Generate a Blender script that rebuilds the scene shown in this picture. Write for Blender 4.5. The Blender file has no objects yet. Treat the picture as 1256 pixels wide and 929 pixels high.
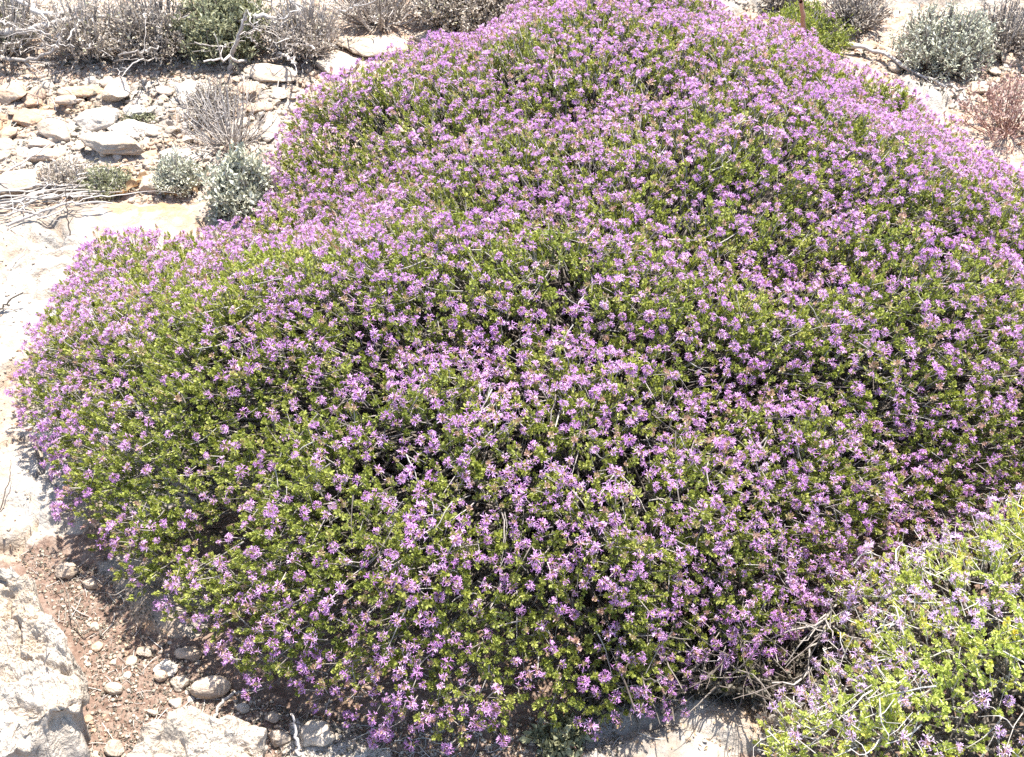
import bpy, math, random
import numpy as np
from mathutils import Vector, Matrix

rng = np.random.default_rng(7)
random.seed(7)
PI = math.pi
scene = bpy.context.scene
COL = scene.collection

# ------------------------------------------------------------------ camera model
PW, PH = 1256.0, 929.0
HF = math.radians(44.0)
FPX = PW / 2 / math.tan(HF / 2)
PITCH = math.radians(44.0)
CAM = np.array([0.0, 0.0, 1.5])
FW = np.array([0, math.cos(PITCH), -math.sin(PITCH)])
UP = np.array([0, math.sin(PITCH), math.cos(PITCH)])
RT = np.array([1.0, 0, 0])

def at(px, py, z=0.0):
    r = FW + RT * (px - PW / 2) / FPX + UP * (PH / 2 - py) / FPX
    t = (z - CAM[2]) / r[2]
    return CAM + r * t

def proj(P):
    d = P - CAM
    w = d @ FW
    return (d @ RT) / w * FPX + PW / 2, PH / 2 - (d @ UP) / w * FPX, w

def ppm(px, py, z=0.0):
    return FPX / float((at(px, py, z) - CAM) @ FW)

# ------------------------------------------------------------------ noise
def _h(ix, iy, iz, s):
    n = (ix.astype(np.int64) * 374761393 + iy.astype(np.int64) * 668265263 + iz.astype(np.int64) * 2147483647 + s * 974634777) & 0xFFFFFFFF
    n = ((n ^ (n >> 13)) * 1274126177) & 0xFFFFFFFF
    n = ((n ^ (n >> 16)) * 2246822519) & 0xFFFFFFFF
    return ((n ^ (n >> 15)) & 0xFFFFFF) / float(0xFFFFFF)

def vnoise(P, s=0):
    P = np.asarray(P, float)
    i = np.floor(P); f = P - i; f = f * f * f * (f * (f * 6 - 15) + 10)
    i = i.astype(np.int64)
    r = 0
    for a in (0, 1):
        for b in (0, 1):
            for c in (0, 1):
                w = (f[..., 0] if a else 1 - f[..., 0]) * (f[..., 1] if b else 1 - f[..., 1]) * (f[..., 2] if c else 1 - f[..., 2])
                r = r + w * _h(i[..., 0] + a, i[..., 1] + b, i[..., 2] + c, s)
    return r * 2 - 1

def fbm(P, o=4, s=0, g=0.5):
    a, t, r = 1.0, 0.0, 0.0
    P = np.asarray(P, float)
    for k in range(o):
        r = r + a * vnoise(P * 2.03 ** k + 17.3 * k, s + k); t += a; a *= g
    return r / t

def n2(x, y, f, o=3, s=0, g=0.5):
    return fbm(np.stack([x * f, y * f, np.zeros_like(x) + 0.37], -1), o, s, g)

def sdf_poly(x, y, poly):
    """signed distance, positive inside"""
    x = np.asarray(x, float); y = np.asarray(y, float)
    d = np.full(x.shape, 1e9); ins = np.zeros(x.shape, bool)
    n = len(poly)
    for i in range(n):
        ax, ay = poly[i][:2]; bx, by = poly[(i + 1) % n][:2]
        ex, ey = bx - ax, by - ay
        t = np.clip(((x - ax) * ex + (y - ay) * ey) / (ex * ex + ey * ey + 1e-12), 0, 1)
        d = np.minimum(d, (x - ax - t * ex) ** 2 + (y - ay - t * ey) ** 2)
        c = ((ay > y) != (by > y))
        with np.errstate(divide='ignore', invalid='ignore'):
            xi = ex * (y - ay) / (ey if ey != 0 else 1e-12) + ax
        ins ^= (c & (x < xi))
    d = np.sqrt(d)
    return np.where(ins, d, -d)

def sm(a, b, x):
    t = np.clip((x - a) / (b - a), 0, 1)
    return t * t * (3 - 2 * t)

# ------------------------------------------------------------------ materials
def new_mat(name):
    m = bpy.data.materials.new(name); m.use_nodes = True
    nt = m.node_tree
    for n in list(nt.nodes): nt.nodes.remove(n)
    out = nt.nodes.new('ShaderNodeOutputMaterial')
    return m, nt, out

def ramp(nt, fac, stops, interp='LINEAR'):
    r = nt.nodes.new('ShaderNodeValToRGB'); r.color_ramp.interpolation = interp
    el = r.color_ramp.elements
    while len(el) > 1: el.remove(el[-1])
    el[0].position = stops[0][0]; el[0].color = (*stops[0][1], 1)
    for p, c in stops[1:]:
        e = el.new(p); e.color = (*c, 1)
    if fac is not None: nt.links.new(fac, r.inputs[0])
    return r.outputs[0]

def attr(nt, name):
    a = nt.nodes.new('ShaderNodeAttribute'); a.attribute_name = name
    return a.outputs['Fac']

def math_(nt, op, a, b=None, clamp=False):
    m = nt.nodes.new('ShaderNodeMath'); m.operation = op; m.use_clamp = clamp
    for i, v in enumerate((a, b)):
        if v is None: continue
        if isinstance(v, (int, float)): m.inputs[i].default_value = v
        else: nt.links.new(v, m.inputs[i])
    return m.outputs[0]

def mixc(nt, f, a, b, mode='MIX'):
    m = nt.nodes.new('ShaderNodeMix'); m.data_type = 'RGBA'; m.blend_type = mode
    for sock, v in ((m.inputs[0], f), (m.inputs[6], a), (m.inputs[7], b)):
        if isinstance(v, (int, float)): sock.default_value = v
        elif isinstance(v, tuple): sock.default_value = (*v, 1)
        else: nt.links.new(v, sock)
    return m.outputs[2]

def noise(nt, scale, detail=5, rough=0.55, vec=None, dist=0.0):
    n = nt.nodes.new('ShaderNodeTexNoise'); n.inputs['Scale'].default_value = scale
    n.inputs['Detail'].default_value = detail; n.inputs['Roughness'].default_value = rough
    n.inputs['Distortion'].default_value = dist
    if vec is not None: nt.links.new(vec, n.inputs['Vector'])
    return n.outputs['Fac']

def leaf_mat(name, stops, trans=0.35, rough=0.55, spec=0.3, jitter=0.35, tip=None):
    """colour from per-sprig value 'var' and per-leaf value 'lv'"""
    m, nt, out = new_mat(name)
    v = math_(nt, 'ADD', math_(nt, 'MULTIPLY', attr(nt, 'var'), 1 - jitter), math_(nt, 'MULTIPLY', attr(nt, 'lv'), jitter))
    c = ramp(nt, v, stops)
    p = nt.nodes.new('ShaderNodeBsdfPrincipled')
    p.inputs['Roughness'].default_value = rough
    p.inputs['Specular IOR Level'].default_value = spec
    nt.links.new(c, p.inputs['Base Color'])
    t = nt.nodes.new('ShaderNodeBsdfTranslucent')
    hs = nt.nodes.new('ShaderNodeHueSaturation'); hs.inputs['Saturation'].default_value = 1.15; hs.inputs['Value'].default_value = 1.1
    nt.links.new(c, hs.inputs['Color']); nt.links.new(hs.outputs[0], t.inputs['Color'])
    mx = nt.nodes.new('ShaderNodeMixShader'); mx.inputs[0].default_value = trans
    nt.links.new(p.outputs[0], mx.inputs[1]); nt.links.new(t.outputs[0], mx.inputs[2])
    nt.links.new(mx.outputs[0], out.inputs['Surface'])
    return m

def wood_mat(name, c1, c2, scale=60):
    m, nt, out = new_mat(name)
    tc = nt.nodes.new('ShaderNodeTexCoord')
    n = noise(nt, scale, 4, 0.6, tc.outputs['Object'])
    f = math_(nt, 'ADD', math_(nt, 'MULTIPLY', n, 0.6), math_(nt, 'MULTIPLY', attr(nt, 'var'), 0.55))
    c = ramp(nt, f, [(0.3, c1), (0.8, c2)])
    p = nt.nodes.new('ShaderNodeBsdfPrincipled'); p.inputs['Roughness'].default_value = 0.85
    p.inputs['Specular IOR Level'].default_value = 0.2
    nt.links.new(c, p.inputs['Base Color'])
    b = nt.nodes.new('ShaderNodeBump'); b.inputs['Strength'].default_value = 0.6; b.inputs['Distance'].default_value = 0.002
    nt.links.new(noise(nt, scale * 4, 3, 0.6, tc.outputs['Object']), b.inputs['Height'])
    nt.links.new(b.outputs[0], p.inputs['Normal'])
    nt.links.new(p.outputs[0], out.inputs['Surface'])
    return m

def rock_nodes(nt, coord, base, dark, stain, stain_amt):
    big = noise(nt, 9, 6, 0.6, coord, 0.4)
    fine = noise(nt, 70, 6, 0.7, coord)
    st = noise(nt, 5.5, 5, 0.6, coord, 0.8)
    pit = nt.nodes.new('ShaderNodeTexVoronoi'); pit.inputs['Scale'].default_value = 120
    nt.links.new(coord, pit.inputs['Vector'])
    c = ramp(nt, big, [(0.30, dark), (0.48, base), (0.75, tuple(min(1, k * 1.1) for k in base))])
    c = mixc(nt, ramp(nt, st, [(0.5 - 0.25 * stain_amt, (0, 0, 0)), (0.78 - 0.2 * stain_amt, (1, 1, 1))]), c, stain)
    c = mixc(nt, 0.3, c, ramp(nt, fine, [(0.35, (0.45, 0.42, 0.38)), (0.6, (1, 1, 1))]), 'MULTIPLY')
    mid = noise(nt, 24, 5, 0.65, coord, .5)
    h = math_(nt, 'ADD', math_(nt, 'MULTIPLY', fine, 0.7), math_(nt, 'MULTIPLY', math_(nt, 'MINIMUM', pit.outputs['Distance'], 0.5), 0.35))
    h = math_(nt, 'ADD', h, math_(nt, 'MULTIPLY', mid, 2.2))
    return c, h

def stone_mat(name, base, dark, stain, amt=0.3, bump=0.006):
    m, nt, out = new_mat(name)
    geo = nt.nodes.new('ShaderNodeNewGeometry')
    oi = nt.nodes.new('ShaderNodeObjectInfo')
    c, h = rock_nodes(nt, geo.outputs['Position'], base, dark, stain, amt)
    c = mixc(nt, 1.0, c, ramp(nt, oi.outputs['Random'], [(0, (0.84, 0.80, 0.75)), (0.3, (1, 0.96, 0.90)), (0.6, (1, 1, 1)), (0.8, (1, 0.88, 0.76)), (1, (0.88, 0.85, 0.82))]), 'MULTIPLY')
    p = nt.nodes.new('ShaderNodeBsdfPrincipled'); p.inputs['Roughness'].default_value = 0.9
    p.inputs['Specular IOR Level'].default_value = 0.2
    nt.links.new(c, p.inputs['Base Color'])
    b = nt.nodes.new('ShaderNodeBump'); b.inputs['Strength'].default_value = 0.9; b.inputs['Distance'].default_value = bump
    nt.links.new(h, b.inputs['Height']); nt.links.new(b.outputs[0], p.inputs['Normal'])
    nt.links.new(p.outputs[0], out.inputs['Surface'])
    return m

LIME = (0.48, 0.425, 0.36); LIMED = (0.37, 0.31, 0.25); OCHRE = (0.43, 0.31, 0.21)
M = {}
M['stone'] = stone_mat('pale_limestone', LIME, LIMED, OCHRE, 0.25)
M['stone_orange'] = stone_mat('ochre_limestone', (0.46, 0.38, 0.31), (0.36, 0.28, 0.22), (0.42, 0.27, 0.17), 0.35)
M['stone_grey'] = stone_mat('grey_limestone', (0.43, 0.39, 0.34), (0.32, 0.28, 0.24), (0.38, 0.29, 0.21), 0.2)
M['boulder'] = stone_mat('weathered_limestone', (0.47, 0.42, 0.36), (0.37, 0.32, 0.265), (0.43, 0.34, 0.25), 0.35, 0.012)
M['leaf'] = leaf_mat('thyme_leaf', [(0.0, (0.14, 0.17, 0.048)), (0.3, (0.25, 0.285, 0.066)), (0.6, (0.365, 0.39, 0.095)), (0.82, (0.47, 0.47, 0.15)), (0.95, (0.45, 0.33, 0.20))])
M['leaf_dead_shade'] = leaf_mat('shade_dark_withered_leaf', [(0.0, (0.06, 0.05, 0.035)), (0.6, (0.11, 0.095, 0.068)), (1.0, (0.17, 0.15, 0.11))], 0.15)  # withered brown, darkened further to put the hollow's deep shade into the colour
M['bract'] = leaf_mat('thyme_bract', [(0.0, (0.20, 0.25, 0.06)), (0.4, (0.32, 0.33, 0.10)), (0.7, (0.44, 0.28, 0.20)), (1.0, (0.52, 0.34, 0.32))], 0.3)
M['petal'] = leaf_mat('thyme_petal', [(0.1, (0.50, 0.21, 0.515)), (0.35, (0.62, 0.32, 0.63)), (0.65, (0.71, 0.43, 0.70)), (0.9, (0.79, 0.61, 0.77))], 0.42, 0.5, 0.25, 0.5)
M['petal_pale'] = leaf_mat('pale_thyme_petal', [(0.0, (0.56, 0.36, 0.62)), (0.5, (0.68, 0.48, 0.72)), (1.0, (0.80, 0.66, 0.80))], 0.42, 0.5, 0.25, 0.5)
M['leaf_pale'] = leaf_mat('pale_thyme_leaf', [(0.0, (0.27, 0.33, 0.075)), (0.4, (0.44, 0.50, 0.13)), (0.72, (0.60, 0.62, 0.19)), (0.86, (0.62, 0.56, 0.10)), (0.97, (0.62, 0.42, 0.08))], 0.4)
M['twig'] = wood_mat('grey_thyme_wood', (0.12, 0.095, 0.08), (0.38, 0.34, 0.30), 90)
M['twig_dark'] = wood_mat('brown_thyme_wood', (0.06, 0.046, 0.036), (0.20, 0.17, 0.14), 70)
M['twig_white'] = wood_mat('bleached_dead_twig', (0.26, 0.23, 0.195), (0.52, 0.475, 0.425), 60)
M['wood_grey'] = wood_mat('weathered_grey_wood', (0.24, 0.205, 0.175), (0.56, 0.51, 0.46), 40)
M['stem_red'] = wood_mat('reddish_stem', (0.16, 0.075, 0.055), (0.34, 0.20, 0.155), 60)
M['leaf_olive'] = leaf_mat('olive_scrub_leaf', [(0.0, (0.16, 0.16, 0.09)), (0.5, (0.29, 0.29, 0.165)), (1.0, (0.45, 0.44, 0.30))], 0.25)
M['leaf_brown'] = leaf_mat('brown_scrub_leaf', [(0.0, (0.24, 0.20, 0.16)), (0.45, (0.42, 0.355, 0.285)), (0.8, (0.56, 0.49, 0.40)), (1.0, (0.45, 0.44, 0.24))], 0.2)
M['leaf_felt'] = leaf_mat('felted_silver_leaf', [(0.0, (0.36, 0.365, 0.265)), (0.6, (0.49, 0.485, 0.37)), (1.0, (0.60, 0.58, 0.48))], 0.12, 0.9, 0.1)
M['leaf_lime'] = leaf_mat('yellow_green_leaf', [(0.0, (0.16, 0.20, 0.04)), (0.6, (0.28, 0.31, 0.07)), (1.0, (0.42, 0.40, 0.14))], 0.35)
M['leaf_red'] = leaf_mat('reddish_dry_leaf', [(0.0, (0.26, 0.15, 0.12)), (0.6, (0.40, 0.26, 0.22)), (1.0, (0.50, 0.38, 0.33))], 0.25)
M['leaf_tan'] = leaf_mat('tan_dead_leaf', [(0.0, (0.24, 0.15, 0.08)), (0.5, (0.38, 0.25, 0.14)), (1.0, (0.55, 0.42, 0.28))], 0.25)

# ------------------------------------------------------------------ mesh helpers
def link(o): COL.objects.link(o); return o

def tag(o, label=None, cat=None, group=None, kind=None):
    if label: o['label'] = label
    if cat: o['category'] = cat
    if group: o['group'] = group
    if kind: o['kind'] = kind
    return o

class TB:
    """triangle soup collector -> one mesh object"""
    def __init__(s): s.V = []; s.F = []; s.MI = []; s.A = []; s.B = []; s.n = 0
    def add(s, V, F, mi=0, var=0.5, lv=0.5):
        V = np.asarray(V, float).reshape(-1, 3); F = np.asarray(F, int).reshape(-1, 3)
        s.V.append(V); s.F.append(F + s.n); s.n += len(V)
        s.MI.append(np.broadcast_to(np.asarray(mi), (len(F),)))
        s.A.append(np.broadcast_to(np.asarray(var, float), (len(V),)))
        s.B.append(np.broadcast_to(np.asarray(lv, float), (len(V),)))
    def arrays(s):
        return (np.concatenate(s.V), np.concatenate(s.F), np.concatenate(s.MI), np.concatenate(s.A), np.concatenate(s.B))
    def mesh(s, name, mats, smooth=False):
        V, F, MI, A, B = s.arrays()
        return raw_mesh(name, V, F, MI, A, B, mats, smooth)
    def build(s, name, mats, parent=None, smooth=False, origin=None):
        V, F, MI, A, B = s.arrays()
        o = bpy.data.objects.new(name, None if False else raw_mesh(name, V if origin is None else V - origin, F, MI, A, B, mats, smooth))
        if origin is not None: o.location = origin
        link(o)
        if parent is not None:
            o.parent = parent
            o.matrix_parent_inverse = Matrix.Identity(4)
            o.location = Vector(o.location) - Vector(parent.location)
        return o

def raw_mesh(name, V, F, MI, A, B, mats, smooth=False):
    me = bpy.data.meshes.new(name)
    me.vertices.add(len(V)); me.vertices.foreach_set('co', V.astype(np.float32).ravel())
    me.loops.add(F.size); me.loops.foreach_set('vertex_index', F.astype(np.int32).ravel())
    k = F.shape[1]
    me.polygons.add(len(F)); me.polygons.foreach_set('loop_start', np.arange(0, F.size, k, dtype=np.int32))
    for m in mats: me.materials.append(m)
    if MI is not None: me.polygons.foreach_set('material_index', np.ascontiguousarray(MI, dtype=np.int32))
    if smooth: me.polygons.foreach_set('use_smooth', np.ones(len(F), bool))
    for nm, arr in (('var', A), ('lv', B)):
        if arr is not None:
            a = me.attributes.new(nm, 'FLOAT', 'POINT'); a.data.foreach_set('value', np.ascontiguousarray(arr, dtype=np.float32))
    me.update(calc_edges=True)
    return me

def norm(v): return v / (np.linalg.norm(v, axis=-1, keepdims=True) + 1e-12)

def frames(D, roll=None):
    """rotation matrices whose z column is D"""
    D = norm(D); N = len(D)
    ref = np.where(np.abs(D[:, 2:3]) > 0.9, np.array([[1.0, 0, 0]]), np.array([[0, 0, 1.0]]))
    X = norm(np.cross(ref, D)); Y = np.cross(D, X)
    if roll is not None:
        c, s = np.cos(roll)[:, None], np.sin(roll)[:, None]
        X, Y = X * c + Y * s, Y * c - X * s
    return np.stack([X, Y, D], -1)

def tubes(tb, paths, radii, sides=3, mi=0, var=None, lv=0.5):
    """paths (N,P,3) radii (N,P)"""
    paths = np.asarray(paths, float); N, P = paths.shape[:2]
    radii = np.broadcast_to(radii, (N, P))
    T = norm(np.gradient(paths, axis=1))
    ref = np.where(np.abs(T[:, :1, 2:3]) > 0.9, np.array([[[1.0, 0, 0]]]), np.array([[[0, 0, 1.0]]]))
    X = norm(np.cross(np.broadcast_to(ref, T.shape), T)); Y = np.cross(T, X)
    a = np.arange(sides) * 2 * PI / sides
    R = (X[:, :, None] * np.cos(a)[None, None, :, None] + Y[:, :, None] * np.sin(a)[None, None, :, None]) * radii[:, :, None, None]
    V = (paths[:, :, None] + R).reshape(-1, 3)
    base = (np.arange(N) * P * sides)[:, None, None]
    i = (np.arange(P - 1) * sides)[None, :, None]; j = np.arange(sides)[None, None, :]; j2 = (j + 1) % sides
    a0 = base + i + j; b0 = base + i + j2; c0 = a0 + sides; d0 = b0 + sides
    F = np.concatenate([np.stack([a0, b0, d0], -1).reshape(-1, 3), np.stack([a0, d0, c0], -1).reshape(-1, 3)])
    if var is None: var = rng.random(N)
    tb.add(V, F, mi, np.repeat(np.broadcast_to(var, (N,)), P * sides), lv)

def leaves(tb, base, D, L, W, fold=0.25, mi=0, var=0.5, lv=None, curl=0.0, up=None):
    """kite leaves: base (N,3), direction D, length, width"""
    base = np.asarray(base, float); N = len(base); D = norm(np.asarray(D, float))
    L = np.broadcast_to(L, (N,))[:, None]; W = np.broadcast_to(W, (N,))[:, None]
    if up is None: up = norm(rng.normal(size=(N, 3)))
    S = norm(np.cross(D, up)); Nn = np.cross(S, D)
    l = base + D * L * 0.58 + S * W * 0.5 + Nn * W * fold
    r = base + D * L * 0.58 - S * W * 0.5 + Nn * W * fold
    t = base + D * L - Nn * L * curl
    V = np.stack([base, r, t, l], 1).reshape(-1, 3)
    k = (np.arange(N) * 4)[:, None]
    F = np.concatenate([k + np.array([[0, 1, 2]]), k + np.array([[0, 2, 3]])])
    if lv is None: lv = rng.random(N)
    tb.add(V, F, mi, np.repeat(np.broadcast_to(var, (N,)), 4), np.repeat(np.broadcast_to(lv, (N,)), 4))

def instance(tb, tmpls, P, R, S, var):
    """scatter template arrays; each template = arrays() tuple"""
    N = len(P); pick = rng.integers(0, len(tmpls), N)
    for k, (V, F, MI, A, B) in enumerate(tmpls):
        idx = np.where(pick == k)[0]
        if not len(idx): continue
        X = np.einsum('nij,vj->nvi', R[idx], V) * S[idx][:, None, None] + P[idx][:, None]
        off = (np.arange(len(idx)) * len(V))[:, None, None]
        tb.add(X.reshape(-1, 3), (F[None] + off).reshape(-1, 3), np.tile(MI, len(idx)), np.repeat(var[idx], len(V)), np.clip(np.tile(B, len(idx)) + rng.normal(0, .08, len(idx) * len(V)) * 0, 0, 1))

def sph(n, polar):
    """n directions around +z at given polar angle(s)"""
    az = rng.random() * 6.28 + np.arange(n) * 2.39996
    p = np.broadcast_to(polar, (n,))
    return np.stack([np.cos(az) * np.sin(p), np.sin(az) * np.sin(p), np.cos(p)], -1)

def rleaves(tb, base, D, L, W, fold=0.2, mi=0, var=0.5, up=None, curl=0.0):
    """blunt obovate leaves, six outline points"""
    base = np.asarray(base, float); N = len(base); D = norm(np.asarray(D, float))
    base = np.broadcast_to(base, (N, 3))
    L = np.broadcast_to(L, (N,))[:, None]; W = np.broadcast_to(W, (N,))[:, None]
    S = norm(np.cross(D, up)); Nn = np.cross(S, D)
    def q(a, b_): return base + D * L * a + S * W * b_ + Nn * (W * fold * abs(b_) * 2 + L * curl * a * a)
    V = np.stack([base, q(.42, -.40), q(.80, -.42), q(1.0, 0), q(.80, .42), q(.42, .40)], 1).reshape(-1, 3)
    k = (np.arange(N) * 6)[:, None]
    F = np.concatenate([k + np.array([t]) for t in ([0, 1, 2], [0, 2, 3], [0, 3, 4], [0, 4, 5])])
    tb.add(V, F, mi, np.repeat(np.broadcast_to(var, (N,)), 6), np.repeat(rng.random(N), 6))

# templates; unit = metre; +z = outward
def tmpl_sprig(n_top=12, n_low=3, length=0.04, wide=1.0):
    tb = TB()
    bend = rng.normal(0, 0.004, 2)
    z = np.linspace(-length, 0, 4)
    path = np.stack([bend[0] * (z / length) ** 2, bend[1] * (z / length) ** 2, z], -1)[None]
    tubes(tb, path, np.array([[0.0009, 0.0008, 0.0007, 0.0005]]), 3, 1, 0.5)
    D = sph(n_top, np.linspace(0.05, 1.35, n_top) + rng.normal(0, .12, n_top))
    B = np.array([0, 0, -0.001]) + np.stack([np.zeros(n_top), np.zeros(n_top), -np.linspace(0, 0.006, n_top)], -1)
    rleaves(tb, B, D, rng.uniform(.0055, .0080, n_top), rng.uniform(.0028, .0040, n_top) * wide, 0.18, 0, 0.5, up=np.array([0, 0, 1.0]) + rng.normal(0, .15, (n_top, 3)), curl=0.25)
    for k in range(n_low):
        zz = -length * (0.22 + 0.25 * k)
        c = sph(2, 1.1) * 0.003
        for q in range(2):
            m = 5
            D = norm(sph(m, np.linspace(.2, 1.1, m)) + sph(2, 1.2)[q] * 0.9)
            rleaves(tb, np.array([0, 0, zz]) + c[q] + rng.normal(0, .001, (m, 3)), D, rng.uniform(.0042, .0065, m), rng.uniform(.0022, .0032, m) * wide, 0.2, 0, 0.5, up=np.array([0, 0, 1.0]) + rng.normal(0, .3, (m, 3)), curl=0.2)
    return tb.arrays()

def tmpl_head(nf=10, size=1.0, open_=1.0):
    tb = TB()
    z = np.linspace(-0.03, 0, 3)
    tubes(tb, np.stack([z * 0 + 0.0, z * 0, z], -1)[None], np.array([[.0009, .0008, .0007]]), 3, 2, 0.5)
    # overlapping bracts in a short cone
    nb = 16
    zb = np.linspace(-0.005, 0.005, nb); pol = np.linspace(1.15, 0.25, nb)
    D = sph(nb, pol)
    leaves(tb, np.stack([np.zeros(nb), np.zeros(nb), zb], -1) + D * 0.0006, D, rng.uniform(.0048, .0068, nb), rng.uniform(.0024, .0034, nb), 0.3, 1, 0.5, up=np.array([0, 0, 1.0]) + rng.normal(0, .1, (nb, 3)))
    # florets: narrow lobes spreading from a short tube
    pol = np.clip(rng.uniform(0.2, 1.55, nf), 0, 1.6)
    D = sph(nf, pol)
    for q in range(nf):
        d = D[q]; r = (0.0055 + 0.0042 * rng.random()) * open_
        c = np.array([0, 0, 0.0005]) + d * r
        tubes(tb, np.stack([np.array([0, 0, 0.0]) + d * 0.003, c])[None], np.array([[.0004, .0008]]), 3, 0, 0.5, 0.3)
        nl = 5
        fr = frames(d[None], np.array([rng.random() * 6.28]))[0]
        a = np.array([0.0, 0.95, -0.95, 2.5, -2.5]) + rng.normal(0, .25, 5)
        spread = np.array([1.1, 1.15, 1.15, 0.7, 0.7])
        loc = np.stack([np.cos(a) * np.sin(spread), np.sin(a) * np.sin(spread), np.cos(spread)], -1)
        ld = loc @ fr.T + rng.normal(0, .18, loc.shape)
        leaves(tb, np.repeat(c[None], nl, 0), ld, np.array([.0074, .0062, .0062, .0050, .0050]) * rng.uniform(.7, 1.2, 5), np.array([.0018, .0014, .0014, .0014, .0014]) * rng.uniform(.8, 1.3), 0.12, 0, 0.5, up=np.repeat(d[None], nl, 0), curl=0.1)
    tb2 = tb.arrays()
    return (tb2[0] * size,) + tb2[1:]

SPR = [tmpl_sprig(14 + int(rng.integers(-2, 4)), 3, rng.uniform(.034, .046)) for _ in range(8)]
SPR_LOW = [tmpl_sprig(7, 2, 0.04) for _ in range(4)]
HEADS = [tmpl_head(int(rng.integers(6, 14)), 1.0, rng.uniform(.75, 1.15)) for _ in range(9)] + [tmpl_head(4, 1.0, .8) for _ in range(3)]

def tmpl_spent():
    tb = TB(); z = np.linspace(-.03, 0, 3)
    tubes(tb, np.stack([z * 0, z * 0, z], -1)[None], np.array([[.0009, .0008, .0007]]), 3, 2, .5)
    nb = 26; D = sph(nb, np.linspace(1.5, .1, nb))
    rleaves(tb, np.stack([np.zeros(nb), np.zeros(nb), np.linspace(-.006, .004, nb)], -1) + D * .001, D, rng.uniform(.005, .0075, nb), rng.uniform(.0026, .0036, nb), .25, 1, .5, up=np.array([0, 0, 1.0]) + rng.normal(0, .15, (nb, 3)), curl=.2)
    d3 = sph(2, rng.uniform(.5, 1.3, 2))
    leaves(tb, d3 * .005, d3, .006, .0018, .1, 0, .5, up=np.array([[0, 0, 1.0], [0, 0, 1.0]]))
    return tb.arrays()
SPENT = [tmpl_spent() for _ in range(4)]

# ------------------------------------------------------------------ ground
def poly(pts, z=0.0): return [tuple(at(px, py, z)[:2]) for px, py in pts]
ROCKS = [  # exposed bedrock: (outline in the photo, height)
    (poly([(-500, 232), (-60, 240), (130, 246), (290, 244), (420, 330), (420, 600), (150, 640), (118, 672), (60, 682), (20, 690), (-60, 715), (-500, 760)]), 0.035),
    (poly([(92, 662), (190, 680), (260, 745), (285, 800), (222, 806), (160, 786), (128, 748), (112, 712)]), 0.028),
    (poly([(700, 862), (800, 850), (940, 850), (945, 912), (900, 930), (860, 1000), (700, 990)]), 0.030),
    (poly([(345, 880), (430, 865), (500, 905), (520, 1010), (350, 1010)]), 0.028),
    (poly([(820, -60), (970, -60), (960, 13), (880, 18)]), 0.03),
    (poly([(1075, -70), (1500, -60), (1400, 5), (1075, 10)]), 0.03),
    (poly([(1100, 98), (1135, 100), (1165, 116), (1170, 140), (1110, 140)]), 0.03),
    (poly([(-200, 96), (60, 100), (190, 96), (390, 78), (350, 215), (250, 218), (200, 205), (60, 212), (-120, 215), (-260, 160)]), 0.012),
    (poly([(1040, 52), (1100, 88), (1165, 128), (1270, 160), (1420, 190), (1420, 110), (1256, 100), (1180, 98), (1090, 60)]), 0.012),
]
STAINS = [(at(185, 262), 0.16, 1.0), (at(40, 300), 0.16, .45), (at(-10, 560), .2, .35), (at(90, 640), .08, .5), (at(190, 775), 0.05, .8), (at(15, 130), .25, .5), (at(250, 165), .22, .7), (at(900, 905), .06, .6)]

def ground_fields(x, y):
    w = n2(x, y, 9, 4, 5) * 0.045
    w2 = n2(x, y, 2.3, 3, 9) * 0.05
    rock = np.zeros_like(x); z = n2(x, y, 1.1, 3, 1) * 0.03 + n2(x, y, 0.12, 3, 2) * 0.25 * sm(3, 12, np.hypot(x, y - 2))
    for pg, h in ROCKS:
        d = sdf_poly(x, y, pg) + w + 0 * w2
        k = sm(-0.01, 0.035, d)
        rock = np.maximum(rock, k)
        z = z + h * sm(-0.012, 0.05, d)
    # a far outcrop field so the land goes on beyond the frame
    far = sm(3.6, 4.2, np.hypot(x * 0.8, y - 1.6)) * sm(-0.1, 0.15, n2(x, y, 1.2, 4, 21))
    rock = np.maximum(rock, far); z = z + far * 0.05
    rough = np.abs(n2(x, y, 14, 5, 31, 0.6))
    ridge = np.abs(n2(x, y, 4.0, 3, 51))
    crack = np.abs(n2(x, y, 2.6, 4, 71, .6))
    z = z + rock * (-0.022 * rough - 0.014 * sm(0.10, 0.0, ridge) - 0.022 * sm(0.022, 0.004, crack)) + (1 - rock) * (0.006 * n2(x, y, 30, 4, 41, .65))
    z = z - sm(0.35, -0.35, y) * 0.0
    return z, rock

def gz(x, y):
    z, _ = ground_fields(np.array([float(x)]), np.array([float(y)]))
    return float(z[0])
def gzv(x, y): return ground_fields(np.asarray(x, float), np.asarray(y, float))[0]

def axis(lo, hi, step, far, n):
    core = np.arange(lo, hi + step / 2, step)
    g = np.geomspace(step, far, n)
    return np.concatenate([lo - np.cumsum(g)[::-1], core, hi + np.cumsum(g)])
gx = axis(-1.75, 1.75, 0.0065, 14, 44); gy = axis(0.45, 3.5, 0.0065, 14, 44)
X, Y = np.meshgrid(gx, gy)
Zg, Rk = ground_fields(X.ravel(), Y.ravel())
nx, ny = len(gx), len(gy)
ii, jj = np.meshgrid(np.arange(nx - 1), np.arange(ny - 1))
q = (jj * nx + ii).ravel()
Fq = np.stack([q, q + 1, q + nx + 1, q + nx], -1)
st = np.zeros(X.size)
for c, r, a in STAINS:
    st = np.maximum(st, a * np.exp(-((X.ravel() - c[0]) ** 2 + ((Y.ravel() - c[1])) ** 2) / (r * r)))
me = raw_mesh('ground', np.stack([X.ravel(), Y.ravel(), Zg], -1), Fq, None, Rk, st, [], True)
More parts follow.
